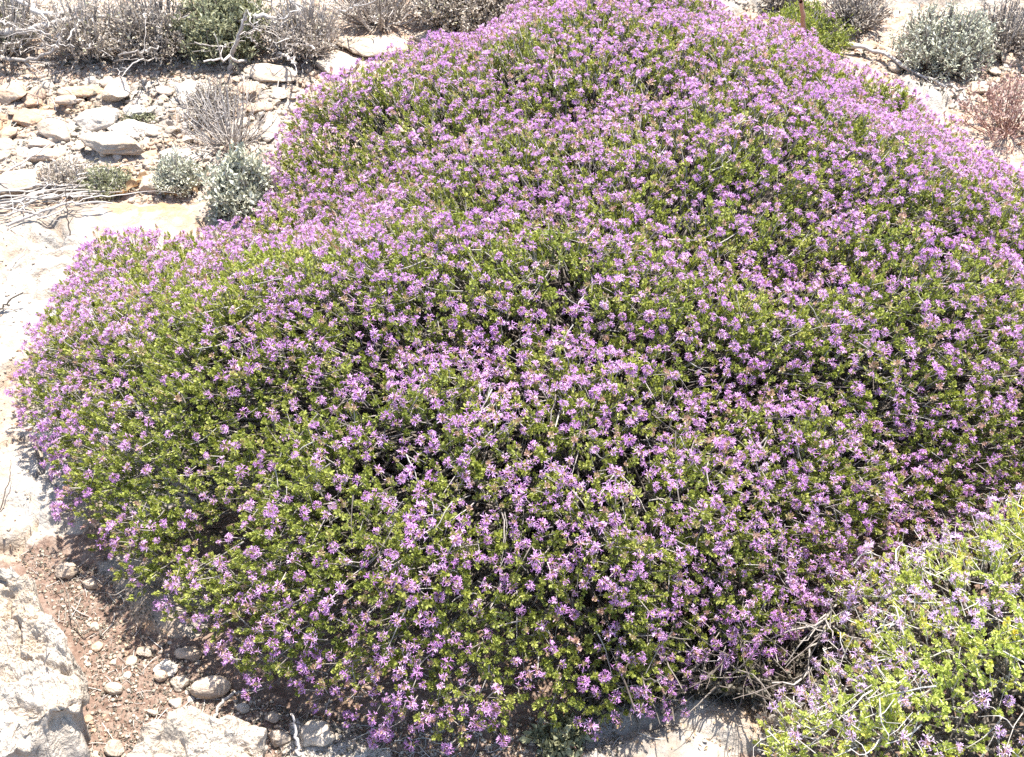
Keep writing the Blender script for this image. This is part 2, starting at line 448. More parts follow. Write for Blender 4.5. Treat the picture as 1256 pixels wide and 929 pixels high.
g = link(bpy.data.objects.new('ground', me)); tag(g, kind='structure')

m, nt, out = new_mat('limestone_and_soil')
geo = nt.nodes.new('ShaderNodeNewGeometry'); pos = geo.outputs['Position']
rc, rh = rock_nodes(nt, pos, (0.37, 0.335, 0.29), (0.23, 0.20, 0.165), (0.34, 0.255, 0.18), 0.3)
stn = math_(nt, 'MULTIPLY', attr(nt, 'lv'), ramp(nt, noise(nt, 16, 6, 0.65, pos, 1.2), [(0.42, (0, 0, 0)), (0.62, (1, 1, 1))]), True)
rc = mixc(nt, stn, rc, (0.36, 0.21, 0.11))
big = noise(nt, 3, 4, .5, pos)
sep = nt.nodes.new('ShaderNodeSeparateXYZ'); nt.links.new(pos, sep.inputs[0])
sc_ = ramp(nt, noise(nt, 85, 6, 0.75, pos), [(0.30, (0.095, 0.058, 0.042)), (0.48, (0.19, 0.125, 0.092)), (0.66, (0.28, 0.215, 0.17)), (0.80, (0.40, 0.35, 0.30))])
so = ramp(nt, noise(nt, 60, 6, 0.75, pos), [(0.30, (0.20, 0.10, 0.055)), (0.45, (0.33, 0.23, 0.165)), (0.58, (0.41, 0.34, 0.27)), (0.75, (0.46, 0.42, 0.36))])
farf = ramp(nt, math_(nt, 'MULTIPLY', sep.outputs['Y'], 0.25), [(0.40, (0, 0, 0)), (0.50, (1, 1, 1))])
sc_ = mixc(nt, farf, sc_, so)
lowk = None
edge = math_(nt, 'ADD', attr(nt, 'var'), math_(nt, 'MULTIPLY', math_(nt, 'SUBTRACT', noise(nt, 45, 5, .7, pos), 0.5), 1.4))
mask = ramp(nt, edge, [(0.42, (0, 0, 0)), (0.58, (1, 1, 1))])
col = mixc(nt, mask, sc_, rc)
p = nt.nodes.new('ShaderNodeBsdfPrincipled'); p.inputs['Roughness'].default_value = 0.95; p.inputs['Specular IOR Level'].default_value = 0.15
nt.links.new(col, p.inputs['Base Color'])
b = nt.nodes.new('ShaderNodeBump'); b.inputs['Strength'].default_value = 0.8; b.inputs['Distance'].default_value = 0.006
nt.links.new(math_(nt, 'ADD', rh, math_(nt, 'MULTIPLY', noise(nt, 140, 4, .7, pos), 0.6)), b.inputs['Height'])
nt.links.new(b.outputs[0], p.inputs['Normal']); nt.links.new(p.outputs[0], out.inputs['Surface'])
me.materials.append(m)

# ------------------------------------------------------------------ the thyme shrubs
def outline(pts):
    """pts: (px, py, z, push) -> world polygon, each pushed outward"""
    P = np.array([at(px, py, z)[:2] for px, py, z, o in pts]); o = np.array([q[3] for q in pts])
    T = np.roll(P, -1, 0) - np.roll(P, 1, 0); N = norm(np.stack([T[:, 1], -T[:, 0]], -1))
    area = 0.5 * np.sum(P[:, 0] * np.roll(P[:, 1], -1) - np.roll(P[:, 0], -1) * P[:, 1])
    if area < 0: N = -N
    return (P + N * o[:, None]).tolist()

MAIN = outline([(640, -8, .24, .10), (610, 30, .24, .10), (545, 58, .22, .08), (474, 88, .20, .07), (402, 110, .17, .06), (352, 135, .14, .05), (342, 190, .12, .03),
    (345, 238, .10, .02), (300, 262, .10, .02), (240, 278, .10, .02), (180, 280, .09, .02), (110, 290, .09, .02), (80, 316, .09, .01), (68, 348, .08, .0), (50, 396, .07, 0), (37, 446, .06, 0),
    (26, 490, .05, 0), (37, 542, .05, 0), (70, 586, .05, .005), (98, 636, .05, .01), (150, 690, .05, .01), (207, 744, .05, .01), (248, 792, .05, .01),
    (300, 840, .05, 0), (395, 868, .05, 0), (455, 905, .05, 0), (560, 918, .04, 0), (592, 892, .05, .015), (640, 872, .05, .02), (700, 876, .05, .02), (745, 858, .06, .02), (800, 872, .07, .02),
    (842, 824, .09, .005), (930, 812, .12, .0), (990, 764, .13, .0), (1060, 700, .12, 0), (1256, 620, .12, 0), (1480, 560, .12, 0), (1560, 400, .15, 0), (1500, 280, .2, .03), (1380, 235, .22, .06),
    (1256, 190, .22, .04), (1190, 148, .22, .06), (1135, 134, .20, .06), (1090, 97, .22, .07), (1000, 58, .24, .09), (940, 18, .24, .10), (870, 0, .24, .10), (800, -30, .24, .1), (700, -30, .24, .1)])
PALE = outline([(1005, 715, .12, 0), (1050, 655, .15, 0), (1120, 622, .17, 0), (1190, 592, .20, 0), (1256, 552, .21, 0), (1400, 520, .2, 0), (1560, 700, .15, 0), (1600, 1000, .1, 0), (1300, 1120, .08, 0), (960, 1060, .05, 0),
    (915, 960, .05, 0), (925, 905, .05, 0), (985, 868, .06, 0), (1012, 795, .08, 0)])

def make_surface(pg, H, wd, rim, clump, seed, step=0.012, extra=None):
    P = np.array(pg); lo = P.min(0) - .05; hi = P.max(0) + .05
    xs = np.arange(lo[0], hi[0], step); ys = np.arange(lo[1], hi[1], step)
    X, Y = np.meshgrid(xs, ys)
    d = sdf_poly(X, Y, pg) + n2(X, Y, 7, 3, seed) * 0.035 + n2(X, Y, 20, 2, seed + 3) * .012
    u = np.clip(d / wd, 0, 1)
    S = rim + (H - rim) * np.sqrt(1 - (1 - u) ** 2.0)
    # rounded cushions with creases between them
    r2 = np.random.default_rng(seed)
    for (cell, amp) in ((clump, 0.064), (clump * 0.45, 0.028)):
        n = int(((hi - lo).prod()) / cell ** 2)
        C = lo + r2.random((n, 2)) * (hi - lo)
        F1 = np.full(X.shape, 9.0)
        wx = X + n2(X, Y, 6, 2, seed + 5) * cell * .35; wy = Y + n2(X, Y, 6, 2, seed + 6) * cell * .35
        for c in C: F1 = np.minimum(F1, np.hypot(wx - c[0], (wy - c[1])))
        S = S + amp * (0.55 - np.minimum(F1 / cell, 1.15) ** 2) * sm(0, 0.12, d)
    if extra: S = extra(X, Y, S, d)
    return dict(x0=xs[0], y0=ys[0], step=step, S=S, d=d, X=X, Y=Y)

def sample_surface(sf, spacing, seed, boost=None):
    S, d, step = sf['S'], sf['d'], sf['step']
    gy_, gx_ = np.gradient(S, step)
    area = np.sqrt(1 + np.minimum(gx_ ** 2 + gy_ ** 2, 9)) * (d > 0)
    p = area.ravel() / area.sum()
    r = np.random.default_rng(seed)
    tot = area.sum() * step * step
    n = int(tot / spacing ** 2 * 6)
    idx = r.choice(p.size, n, p=p)
    jy, jx = np.unravel_index(idx, S.shape)
    fx = r.random(n); fy = r.random(n)
    x = sf['x0'] + (jx + fx - .5) * step; y = sf['y0'] + (jy + fy - .5) * step
    s = S[jy, jx] + gx_[jy, jx] * (fx - .5) * step + gy_[jy, jx] * (fy - .5) * step
    P = np.stack([x, y, s], -1)
    N = norm(np.stack([-gx_[jy, jx], -gy_[jy, jx], np.ones(n)], -1))
    keep = []; cells = {}
    cs = spacing
    K = np.floor(P / cs).astype(int)
    for i in range(n):
        k = tuple(K[i]); ok = True
        for a in (-1, 0, 1):
            for b_ in (-1, 0, 1):
                for c in (-1, 0, 1):
                    for j in cells.get((k[0] + a, k[1] + b_, k[2] + c), ()):
                        v = P[i] - P[j]
                        if v @ v < spacing * spacing * 0.62: ok = False; break
                    if not ok: break
                if not ok: break
            if not ok: break
        if ok: cells.setdefault(k, []).append(i); keep.append(i)
    keep = np.array(keep)
    return P[keep], N[keep], d[jy[keep], jx[keep]], r

def twig_paths(P, N, root, r, L=(.03, .075), depth=.03, pts=5):
    """slender shoots arriving at surface points from inside the plant"""
    n = len(P)
    rad = P - root; rad[:, 2] *= 0.3; rad = norm(rad)
    tang = norm(rad - N * np.sum(rad * N, 1)[:, None] + r.normal(0, .28, (n, 3)))
    ln = r.uniform(*L, n)[:, None, None]
    t = np.linspace(0, 1, pts)[None, :, None]
    back = -(tang[:, None] * ln * (1 - t)) - N[:, None] * (depth * (1 - t) ** 0.8 * r.uniform(.4, 1.2, n)[:, None, None])
    wob = r.normal(0, .0012, (n, pts, 3)) * (1 - t) + np.cross(N, tang)[:, None] * (r.normal(0, .010, n)[:, None, None] * (t - 1) ** 2)
    return P[:, None] + back + wob

def thyme(pg, H, wd, rim, clump, seed, spacing, root_px, mats, flower_fn, label, name, group, leaf_bias, hs=1.0, dead=0.0, extra=None, n_ind=100, under=None, twig_n=0.13):
    leafm, petalm, bractm, twigm = mats
    sf = make_surface(pg, H, wd, rim, clump, seed, extra=extra)
    P, N, d, r = sample_surface(sf, spacing, seed + 1)
    g_ = n2(P[:, 0], P[:, 1], 13, 2, seed + 60)
    kp = ~((g_ < -.42) & (r.random(len(P)) < .45)); P, N, d = P[kp], N[kp], d[kp]
    n = len(P)
    root = np.array([*at(*root_px)[:2], 0.0]); root[2] = gz(root[0], root[1])
    par = bpy.data.objects.new(name, None); par.location = root; par.empty_display_size = .1
    link(par); tag(par, label, 'shrub', group)
    rad = P - root; rad[:, 2] = 0; rad = norm(rad)
    D = norm(N * 0.75 + np.array([0, 0, .45]) + rad * 0.25 + r.normal(0, .22, (n, 3)))
    ff = flower_fn(P)
    isf = r.random(n) < ff
    off = r.uniform(-.016, .010, n)
    # flower heads ride slightly above the leafy tips
    fi = np.where(isf)[0]; li = np.where(~isf)[0]
    vpatch = np.clip(0.5 + 0.45 * n2(P[:, 0], P[:, 1], 5, 2, seed + 40) + 0.35 * n2(P[:, 0], P[:, 1], 28, 2, seed + 41), 0, 1)
    var = np.clip(vpatch * .45 + r.random(n) * .55 + leaf_bias + .45 * (r.random(n) < .045), 0, 1)
    HP = P[fi] + D[fi] * (off[fi] + .004)[:, None]
    HD = norm(D[fi] + r.normal(0, .25, (len(fi), 3))); HS = (.52 + .45 * r.random(len(fi))) * hs; HR = frames(HD, r.random(len(fi)) * 6.28)
    # choose the individually modelled heads: those that show largest
    px, py, w = proj(HP)
    vis = (px > 15) & (px < PW - 15) & (py > 15) & (py < PH - 12) & (np.sum(N[fi] * norm(CAM - HP), 1) > .35)
    score = np.where(vis, w / HS, 99); order = np.argsort(score)
    ind = order[:n_ind]; rest = order[n_ind:]
    sp = r.random(len(rest)) < .2; rs_, rest = rest[sp], rest[~sp]
    tb = TB(); instance(tb, HEADS, HP[rest], HR[rest], HS[rest], var[fi][rest])
    instance(tb, SPENT, HP[rs_], HR[rs_], HS[rs_] * r.uniform(.7, 1.15, len(rs_)), np.clip(.35 + .6 * r.random(len(rs_)), 0, 1))
    o = tb.build('flower_heads', [petalm, bractm, twigm], par, origin=root); tag(o, kind='stuff')
    protos = [raw_mesh('flower_head', V, F, MI, A * 0 + rng.random(), B, [petalm, bractm, twigm]) for (V, F, MI, A, B) in HEADS[:9] for _ in range(2)]
    for k in ind:
        h = bpy.data.objects.new('flower_head', protos[int(rng.integers(len(protos)))])
        h.matrix_basis = Matrix.Translation(Vector(HP[k] - root)) @ Matrix(HR[k].tolist()).to_4x4() @ Matrix.Scale(float(HS[k]), 4)
        link(h); h.parent = par
    # leafy shoots
    tb = TB()
    instance(tb, SPR, P[li] + D[li] * off[li][:, None], frames(D[li], r.random(len(li)) * 6.28), r.uniform(.8, 1.15, len(li)) * hs, var[li])
    # short shoots tucked beneath flower heads and between tips
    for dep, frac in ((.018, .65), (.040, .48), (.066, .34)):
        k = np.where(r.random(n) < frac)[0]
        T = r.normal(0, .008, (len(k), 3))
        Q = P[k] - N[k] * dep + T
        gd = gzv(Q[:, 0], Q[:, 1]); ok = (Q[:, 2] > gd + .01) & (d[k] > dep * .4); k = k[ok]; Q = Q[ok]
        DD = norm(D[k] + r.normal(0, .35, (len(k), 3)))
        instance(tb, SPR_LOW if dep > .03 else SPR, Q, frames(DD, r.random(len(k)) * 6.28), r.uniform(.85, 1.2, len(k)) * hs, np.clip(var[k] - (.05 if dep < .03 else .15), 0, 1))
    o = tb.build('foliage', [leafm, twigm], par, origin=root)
    # withered undergrowth deep in the cushion
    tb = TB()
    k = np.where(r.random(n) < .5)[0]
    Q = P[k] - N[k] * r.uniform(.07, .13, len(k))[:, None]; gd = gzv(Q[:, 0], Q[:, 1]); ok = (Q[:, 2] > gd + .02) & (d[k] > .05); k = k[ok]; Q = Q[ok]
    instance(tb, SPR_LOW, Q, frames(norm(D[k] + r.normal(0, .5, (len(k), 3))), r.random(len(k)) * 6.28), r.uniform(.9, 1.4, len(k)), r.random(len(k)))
    if under is not None:  # dark low sprigs added to make the hollow under the rim look deeply shaded
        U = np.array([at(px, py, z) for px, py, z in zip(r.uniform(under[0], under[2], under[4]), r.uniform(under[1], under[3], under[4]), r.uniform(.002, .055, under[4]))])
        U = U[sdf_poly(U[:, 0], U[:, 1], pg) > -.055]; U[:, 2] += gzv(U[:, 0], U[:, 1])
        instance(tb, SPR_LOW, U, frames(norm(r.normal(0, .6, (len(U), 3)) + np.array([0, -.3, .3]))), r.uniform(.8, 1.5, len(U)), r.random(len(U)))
    o = tb.build('withered_and_shade_foliage', [M['leaf_dead_shade'], M['twig_dark']], par, origin=root)
    # slender shoots just beneath the surface
    tb = TB()
    k = np.where(r.random(n) < twig_n)[0]
    pa = twig_paths(P[k] - N[k] * .012, N[k], root + np.array([0, 0, .15]), r)
    tubes(tb, pa, np.linspace(.0011, .0004, 5)[None] * r.uniform(.6, 1.3, len(k))[:, None], 4, 0)
    # deeper wood from root to surface
    k = np.where(r.random(n) < .16)[0]
    t = np.linspace(0, 1, 8)[None, :, None]
    rs = root + r.normal(0, 1, (len(k), 3)) * np.array([.16, .16, .0])
    E = P[k] - N[k] * .065
    tt = t ** .8
    pa = rs[:, None] * (1 - tt) + E[:, None] * tt
    hgt = (E[:, 2] - rs[:, 2])[:, None] * np.sin(t[..., 0] * PI / 2) ** .75
    pa[:, :, 2] = rs[:, 2][:, None] + hgt * (0.55 + .45 * t[..., 0])
    pa += r.normal(0, .006, pa.shape) * np.sin(t * PI)
    tubes(tb, pa, np.linspace(.0034, .0010, 8)[None] * r.uniform(.6, 1.3, len(k))[:, None], 4, 1)
    if dead > 0:   # bleached dead shoots lying over the top
        k = np.where(r.random(n) < dead)[0]
        for off_ in (.004, .010):
            kk = k[r.random(len(k)) < .6]
            az = r.random(len(kk)) * 6.28; dirn = norm(np.stack([np.cos(az), np.sin(az), r.normal(0, .15, len(kk))], -1))
            t5 = np.linspace(-.5, .5, 5)[None, :, None]
            pa = P[kk][:, None] + N[kk][:, None] * off_ + dirn[:, None] * t5 * r.uniform(.02, .055, len(kk))[:, None, None] + r.normal(0, .0010, (len(kk), 5, 3)) + np.cross(dirn, N[kk])[:, None] * (t5 ** 2) * r.normal(0, .07, len(kk))[:, None, None] - N[kk][:, None] * (t5 ** 2) * .06
            tubes(tb, pa, np.linspace(.0009, .0004, 5)[None] * r.uniform(.5, 1.4, len(kk))[:, None], 4, 2)
    o = tb.build('twigs', [twigm, M['twig_dark'], M['twig_white']], par, origin=root); tag(o, kind='stuff')
    return par, root, P, N, d, r, D, var

GREEN = [(330, 325, .09, -.45), (300, 560, .16, -.22), (140, 500, .14, -.22), (240, 660, .14, -.22), (560, 265, .07, -.3), (640, 360, .10, -.25), (450, 120, .08, -.3), (690, 760, .12, -.3),
         (600, 720, .08, -.2), (460, 650, .08, -.15), (930, 400, .08, -.2), (860, 285, .07, -.3), (700, 95, .1, -.2), (1150, 120, .08, -.1), (1130, 330, .12, -.2), (470, 270, .08, -.2), (880, 800, .08, -.3),
         (230, 410, .10, -.25), (110, 480, .13, -.2), (180, 330, .08, -.22), (300, 330, .10, -.35), (160, 560, .13, -.13), (750, 300, .08, -.1),
         (720, 40, .25, .2), (860, 170, .25, .2), (1100, 170, .2, .2), (360, 380, .09, .15), (420, 320, .07, .15), (590, 480, .13, .2), (750, 560, .14, .15), (1000, 560, .15, .15), (560, 100, .2, .2), (350, 210, .06, .1),
         (340, 700, .10, .1), (430, 810, .10, .15), (280, 290, .07, .25), (90, 400, .06, .2), (1000, 640, .1, .15), (480, 190, .1, .15), (700, 230, .12, .12)]
GREENW = [(at(px, py, .3), r_, a) for px, py, r_, a in GREEN]
def flower_main(P):
    f = 0.77 + 0.28 * n2(P[:, 0], P[:, 1], 9, 3, 77)
    for c, r_, a in GREENW:
        f = f + a * np.exp(-((P[:, 0] - c[0]) ** 2 + (P[:, 1] - c[1]) ** 2) / (r_ * r_))
    return np.clip(f, .05, .93)
EDGEC = at(1110, 665, .2)
def flower_pale(P):
    return np.clip(0.29 + .42 * np.exp(-((P[:, 0] - EDGEC[0]) ** 2 + (P[:, 1] - EDGEC[1]) ** 2) / .05) + 0.5 * n2(P[:, 0], P[:, 1], 10, 3, 78), .02, .7)

# hollows and ridges of the main cushion
DIPS = [(560, 262, .10, .035, .05), (690, 305, .08, .03, .04), (480, 540, .05, .03, .02), (560, 600, .06, .03, .015), (960, 450, .10, .04, .05), (890, 262, .08, .03, .045), (720, 680, .04, .06, .04), (240, 560, .05, .03, .03), (640, 140, .12, .03, .03),
        (880, 800, .10, .07, .10), (420, 590, .06, .03, .015), (1000, 330, .08, .03, .04), (1120, 480, .08, .04, .05), (330, 470, .07, .03, .03), (760, 430, .09, .03, .03)]
LOWER = [(150, 300, .08, .62, .36, .62), (1290, 190, .2, .35, .25, .25)]
def carve(X, Y, S, d):
    for px, py, z_, rx, ry, k in LOWER:
        c = at(px, py, z_)
        S = S - np.maximum(S - .05, 0) * k * np.exp(-(((X - c[0]) / rx) ** 2 + ((Y - c[1]) / ry) ** 2) ** 1.5)
    for px, py, rx, ry, a in DIPS:
        c = at(px, py, .32)
        S = S - a * 1.25 * np.exp(-((X - c[0]) / rx) ** 2 - ((Y - c[1]) / ry) ** 2)
    return S

par, root, P, N, d, r, D, var = thyme(MAIN, 0.36, 0.62, 0.055, 0.24, 11, 0.0150, (720, 520), (M['leaf'], M['petal'], M['bract'], M['twig']), flower_main,
      'large domed thyme shrub covered in violet flower heads over dark green leaves', 'flowering_thyme_shrub', 'low thyme cushions in flower', 0.0, hs=.97, extra=carve, under=(720, 765, 1035, 862, 1300))
# thick bare branches under the skirt, visible in the gap to the paler shrub
def bare_branches(par, root, starts, n_fork, seed, mat, label=None):
    r = np.random.default_rng(seed)
    for (a, b_, rad) in starts:
        tb = TB(); a = np.array(a); b_ = np.array(b_)
        t = np.linspace(0, 1, 9)[:, None]
        L = np.linalg.norm(b_ - a)
        path = a * (1 - t) + b_ * t + np.cumsum(r.normal(0, .006, (9, 3)), 0) * np.sin(t * PI) + np.array([0, 0, .16 * L]) * np.sin(t * PI)
        tubes(tb, path[None], np.linspace(rad, rad * .35, 9)[None], 6, 0)
        for k in range(n_fork):
            i = int(r.integers(2, 8)); s = path[i]; dirn = norm(path[min(i + 1, 8)] - path[i - 1] + r.normal(0, .6, 3) * np.linalg.norm(path[i] - path[i - 1]) * 2)
            t5 = np.linspace(0, 1, 6)[:, None]; fl = r.uniform(.03, .09)
            fp = s + dirn * t5 * fl + np.cumsum(r.normal(0, .0025, (6, 3)), 0) * t5 + np.array([0, 0, .012]) * t5 ** 2
            tubes(tb, fp[None], np.linspace(rad * .45, rad * .18, 6)[None], 5, 0)
        tb.build('branch', [mat], par, True, origin=np.array(a))
st_ = []
rb = np.random.default_rng(3)
for k in range(46):
    px = rb.uniform(760, 1010); py = rb.uniform(800, 885) if px < 850 else rb.uniform(770, 860)
    e = at(px, py, rb.uniform(.03, .12)); s0 = at(px * .75 + 200, py - 110, .0) + rb.normal(0, .05, 3); s0[2] = gz(s0[0], s0[1]) + .01
    st_.append((s0, e, rb.uniform(.0014, .0034)))
for k in range(8):
    px = rb.uniform(150, 450); e = at(px, 720 + (px - 150) * .33, .05); s0 = at(px * .7 + 180, 640, 0) + rb.normal(0, .05, 3); s0[2] = gz(s0[0], s0[1]) + .01
    st_.append((s0, e, rb.uniform(.0018, .003)))
bare_branches(par, root, st_, 5, 5, M['twig_dark'])

par2, root2, P2, N2, d2, r2_, D2, v2 = thyme(PALE, 0.30, 0.35, 0.05, 0.16, 23, 0.021, (1250, 860), (M['leaf_pale'], M['petal_pale'], M['bract'], M['twig_white']), flower_pale,
      'paler yellow-green thyme shrub with lilac flowers and bleached dead twigs at the corner', 'flowering_thyme_shrub', 'low thyme cushions in flower', 0.12, dead=.14, n_ind=100, twig_n=.22, hs=.95)
st_ = []
for k in range(16):
    px = rb.uniform(940, 1080); py = rb.uniform(730, 925)
    e = at(px, py, rb.uniform(.04, .13)); s0 = at(px + 50, py + rb.uniform(-30, 30), 0.0) + rb.normal(0, .03, 3); s0[2] = gz(s0[0], s0[1]) + .01
    st_.append((s0, e, rb.uniform(.0016, .0030)))
bare_branches(par2, root2, st_, 5, 6, M['twig'])

# ------------------------------------------------------------------ stones
def ico(n):
    import bmesh
    bm = bmesh.new(); bmesh.ops.create_icosphere(bm, subdivisions=n, radius=1.0)
    V = np.array([v.co[:] for v in bm.verts]); F = np.array([[v.index for v in f.verts] for f in bm.faces]); bm.free()
    return V, F
ICO = {k: ico(k) for k in (2, 3, 4, 6)}

def stone_shape(rs, sub=4, cuts=9, rough=.07, round_=0.0):
    V, F = ICO[sub]; V = V.copy()
    for k in range(cuts):
        n = norm(rs.normal(size=3)); dd = rs.uniform(.45 + .4 * round_, .80 + .15 * round_)
        e = V @ n - dd
        V -= n[None] * np.maximum(e, 0)[:, None] * .98
    o = rs.random(3) * 50
    nrm = norm(V)
    V += nrm * (fbm(V * 1.6 + o, 4, 3)[:, None] * rough * 1.6 + fbm(V * 6 + o, 4, 8, .6)[:, None] * rough * .8)
    return V, F

def stone(name, bbox, label, mat='stone', hr=.4, seed=0, cuts=9, rough=.07, sub=4, round_=0.0, group=None, sink=.25, rot=None, cat='stone'):
    x0, y0, x1, y1 = bbox; cx, cy = (x0 + x1) / 2, (y0 + y1) / 2
    k = ppm(cx, cy); wdt = (x1 - x0) / k; c = at(cx, cy)
    if cy < 400: hr = hr * .62
    dep = math.atan2(CAM[2], c[1])
    h = wdt * hr
    dp = max((y1 - y0) / k - h * math.cos(dep) * .75, .25 * wdt) / math.sin(dep)
    rs = np.random.default_rng(seed + int(cx * 7 + cy * 13))
    V, F = stone_shape(rs, sub, cuts, rough, round_)
    V /= np.abs(V).max(0)
    V = V * np.array([wdt / 2, dp / 2, h / 2 / (1 - sink)])
    a = rs.uniform(-.25, .25) if rot is None else rot
    R = np.array([[math.cos(a), -math.sin(a), 0], [math.sin(a), math.cos(a), 0], [0, 0, 1]])
    tl = rs.normal(0, .06, 2); V[:, 2] += V[:, 0] * tl[0] + V[:, 1] * tl[1]
    V = V @ R.T
    c = at(cx, cy, h * .4)
    base = gz(c[0], c[1])
    zc = base + h / 2 / (1 - sink) - h * sink * .9
    me = raw_mesh(name, V, F, None, None, None, [M[mat]], round_ > .9)
    o = bpy.data.objects.new(name, me); o.location = (c[0], c[1], zc); link(o)
    tag(o, label, cat, group)
    return o

# boulders and slabs with their own look
def big_rock(name, pts, ztop, label, seed, mat='boulder', cat='boulder', tilt=(0, 0), undercut=.05, pit=.02, gap=None):
    """rock whose plan follows pts (photo px at z=ztop), solid down to the ground"""
    pg = [tuple(at(px, py, ztop)[:2]) for px, py in pts]
    P = np.array(pg); c = P.mean(0); A = np.linspace(0, 2 * PI, 361)[:-1]
    # radial distance of outline
    R = []
    for a in A:
        dx, dy = math.cos(a), math.sin(a); best = .01
        for i in range(len(pg)):
            ax, ay = P[i] - c; bx, by = P[(i + 1) % len(pg)] - c
            den = dx * (by - ay) - dy * (bx - ax)
            if abs(den) < 1e-9: continue
            t = (ax * (by - ay) - ay * (bx - ax)) / den; u = (ax * dy - ay * dx) / den
            if t > 0 and 0 <= u <= 1: best = max(best, t)
        R.append(best)
    R = np.array(R)
    for _ in range(2): R = (np.roll(R, 1) + R * 2 + np.roll(R, -1)) / 4
    zb = gz(c[0], c[1]) - .03; H = ztop - zb
    rings = [(-1, .70), (.25, .80), (.45, .90), (.62, 1.0), (.78, 1.04), (.9, 1.01), (.97, .97)] 
    rings = [(0.0, 1 - undercut * 3.2), (.2, 1 - undercut * 2.6), (.4, 1 - undercut * 1.2), (.55, 1 - undercut * .3), (.7, 1.0), (.82, 1.0), (.91, .985), (.965, .965)]
    nr = 110
    top = [(1.0, s) for s in np.linspace(.94, 0.0, nr)]
    prof = rings + top
    V = []; 
    for hh, s in prof:
        V.append(np.stack([np.cos(A) * R * s, np.sin(A) * R * s, np.full(360, zb + H * hh)], -1))
    V = np.array(V).reshape(-1, 3)
    n = 360; F = []
    for i in range(len(prof) - 1):
        for j in range(n):
            j2 = (j + 1) % n
            F.append((i * n + j, i * n + j2, (i + 1) * n + j2, (i + 1) * n + j))
    F = np.array(F)
    W = V + np.array([c[0], c[1], 0]); o = seed * 3.1
    hn = np.clip((V[:, 2] - zb) / H, 0, 1)
    V[:, 2] += hn * (fbm(W * 8 + o, 5, seed, .6)[:] * .045 + fbm(W * 34 + o, 6, seed + 4, .68) * pit * 1.3 - np.maximum(0, .10 - np.abs(fbm(W * 9 + o + 9, 3, seed + 7))) * pit * 8)
    V[:, 2] += hn * (V[:, 0] * tilt[0] + V[:, 1] * tilt[1])
    rad = norm(V * np.array([1, 1, 0]) + 1e-9)
    far = np.linalg.norm(V[:, :2], axis=1, keepdims=True) / R.max()
    V += rad * (fbm(W * 12 + o, 4, seed + 9, .6) * .045 + fbm(W * 45 + o, 3, seed + 12) * .008)[:, None] * np.clip(far * 2, 0, 1)
    V[:, 2] -= zb
    ob = bpy.data.objects.new(name, raw_mesh(name, V, F, None, None, None, [M[mat]], True))
    ob.location = (c[0], c[1], zb); link(ob); tag(ob, label, cat)
    return ob

big_rock('boulder', [(-150, 700), (-60, 684), (15, 688), (40, 705), (48, 745), (68, 770), (80, 805), (92, 856), (86, 890), (40, 912), (-20, 930), (-160, 930)], .14,
         'large pitted pale boulder with undercut side in the near corner', 4, tilt=(.02, .12), undercut=.07)
big_rock('rock_slab', [(160, 925), (185, 893), (230, 884), (290, 888), (330, 888), (322, 915), (330, 960), (300, 1020), (150, 1000)], .075,
         'rough flat-topped tan rock slab on the soil at the lower edge', 9, cat='rock', tilt=(0, .05), undercut=.05, pit=.012)

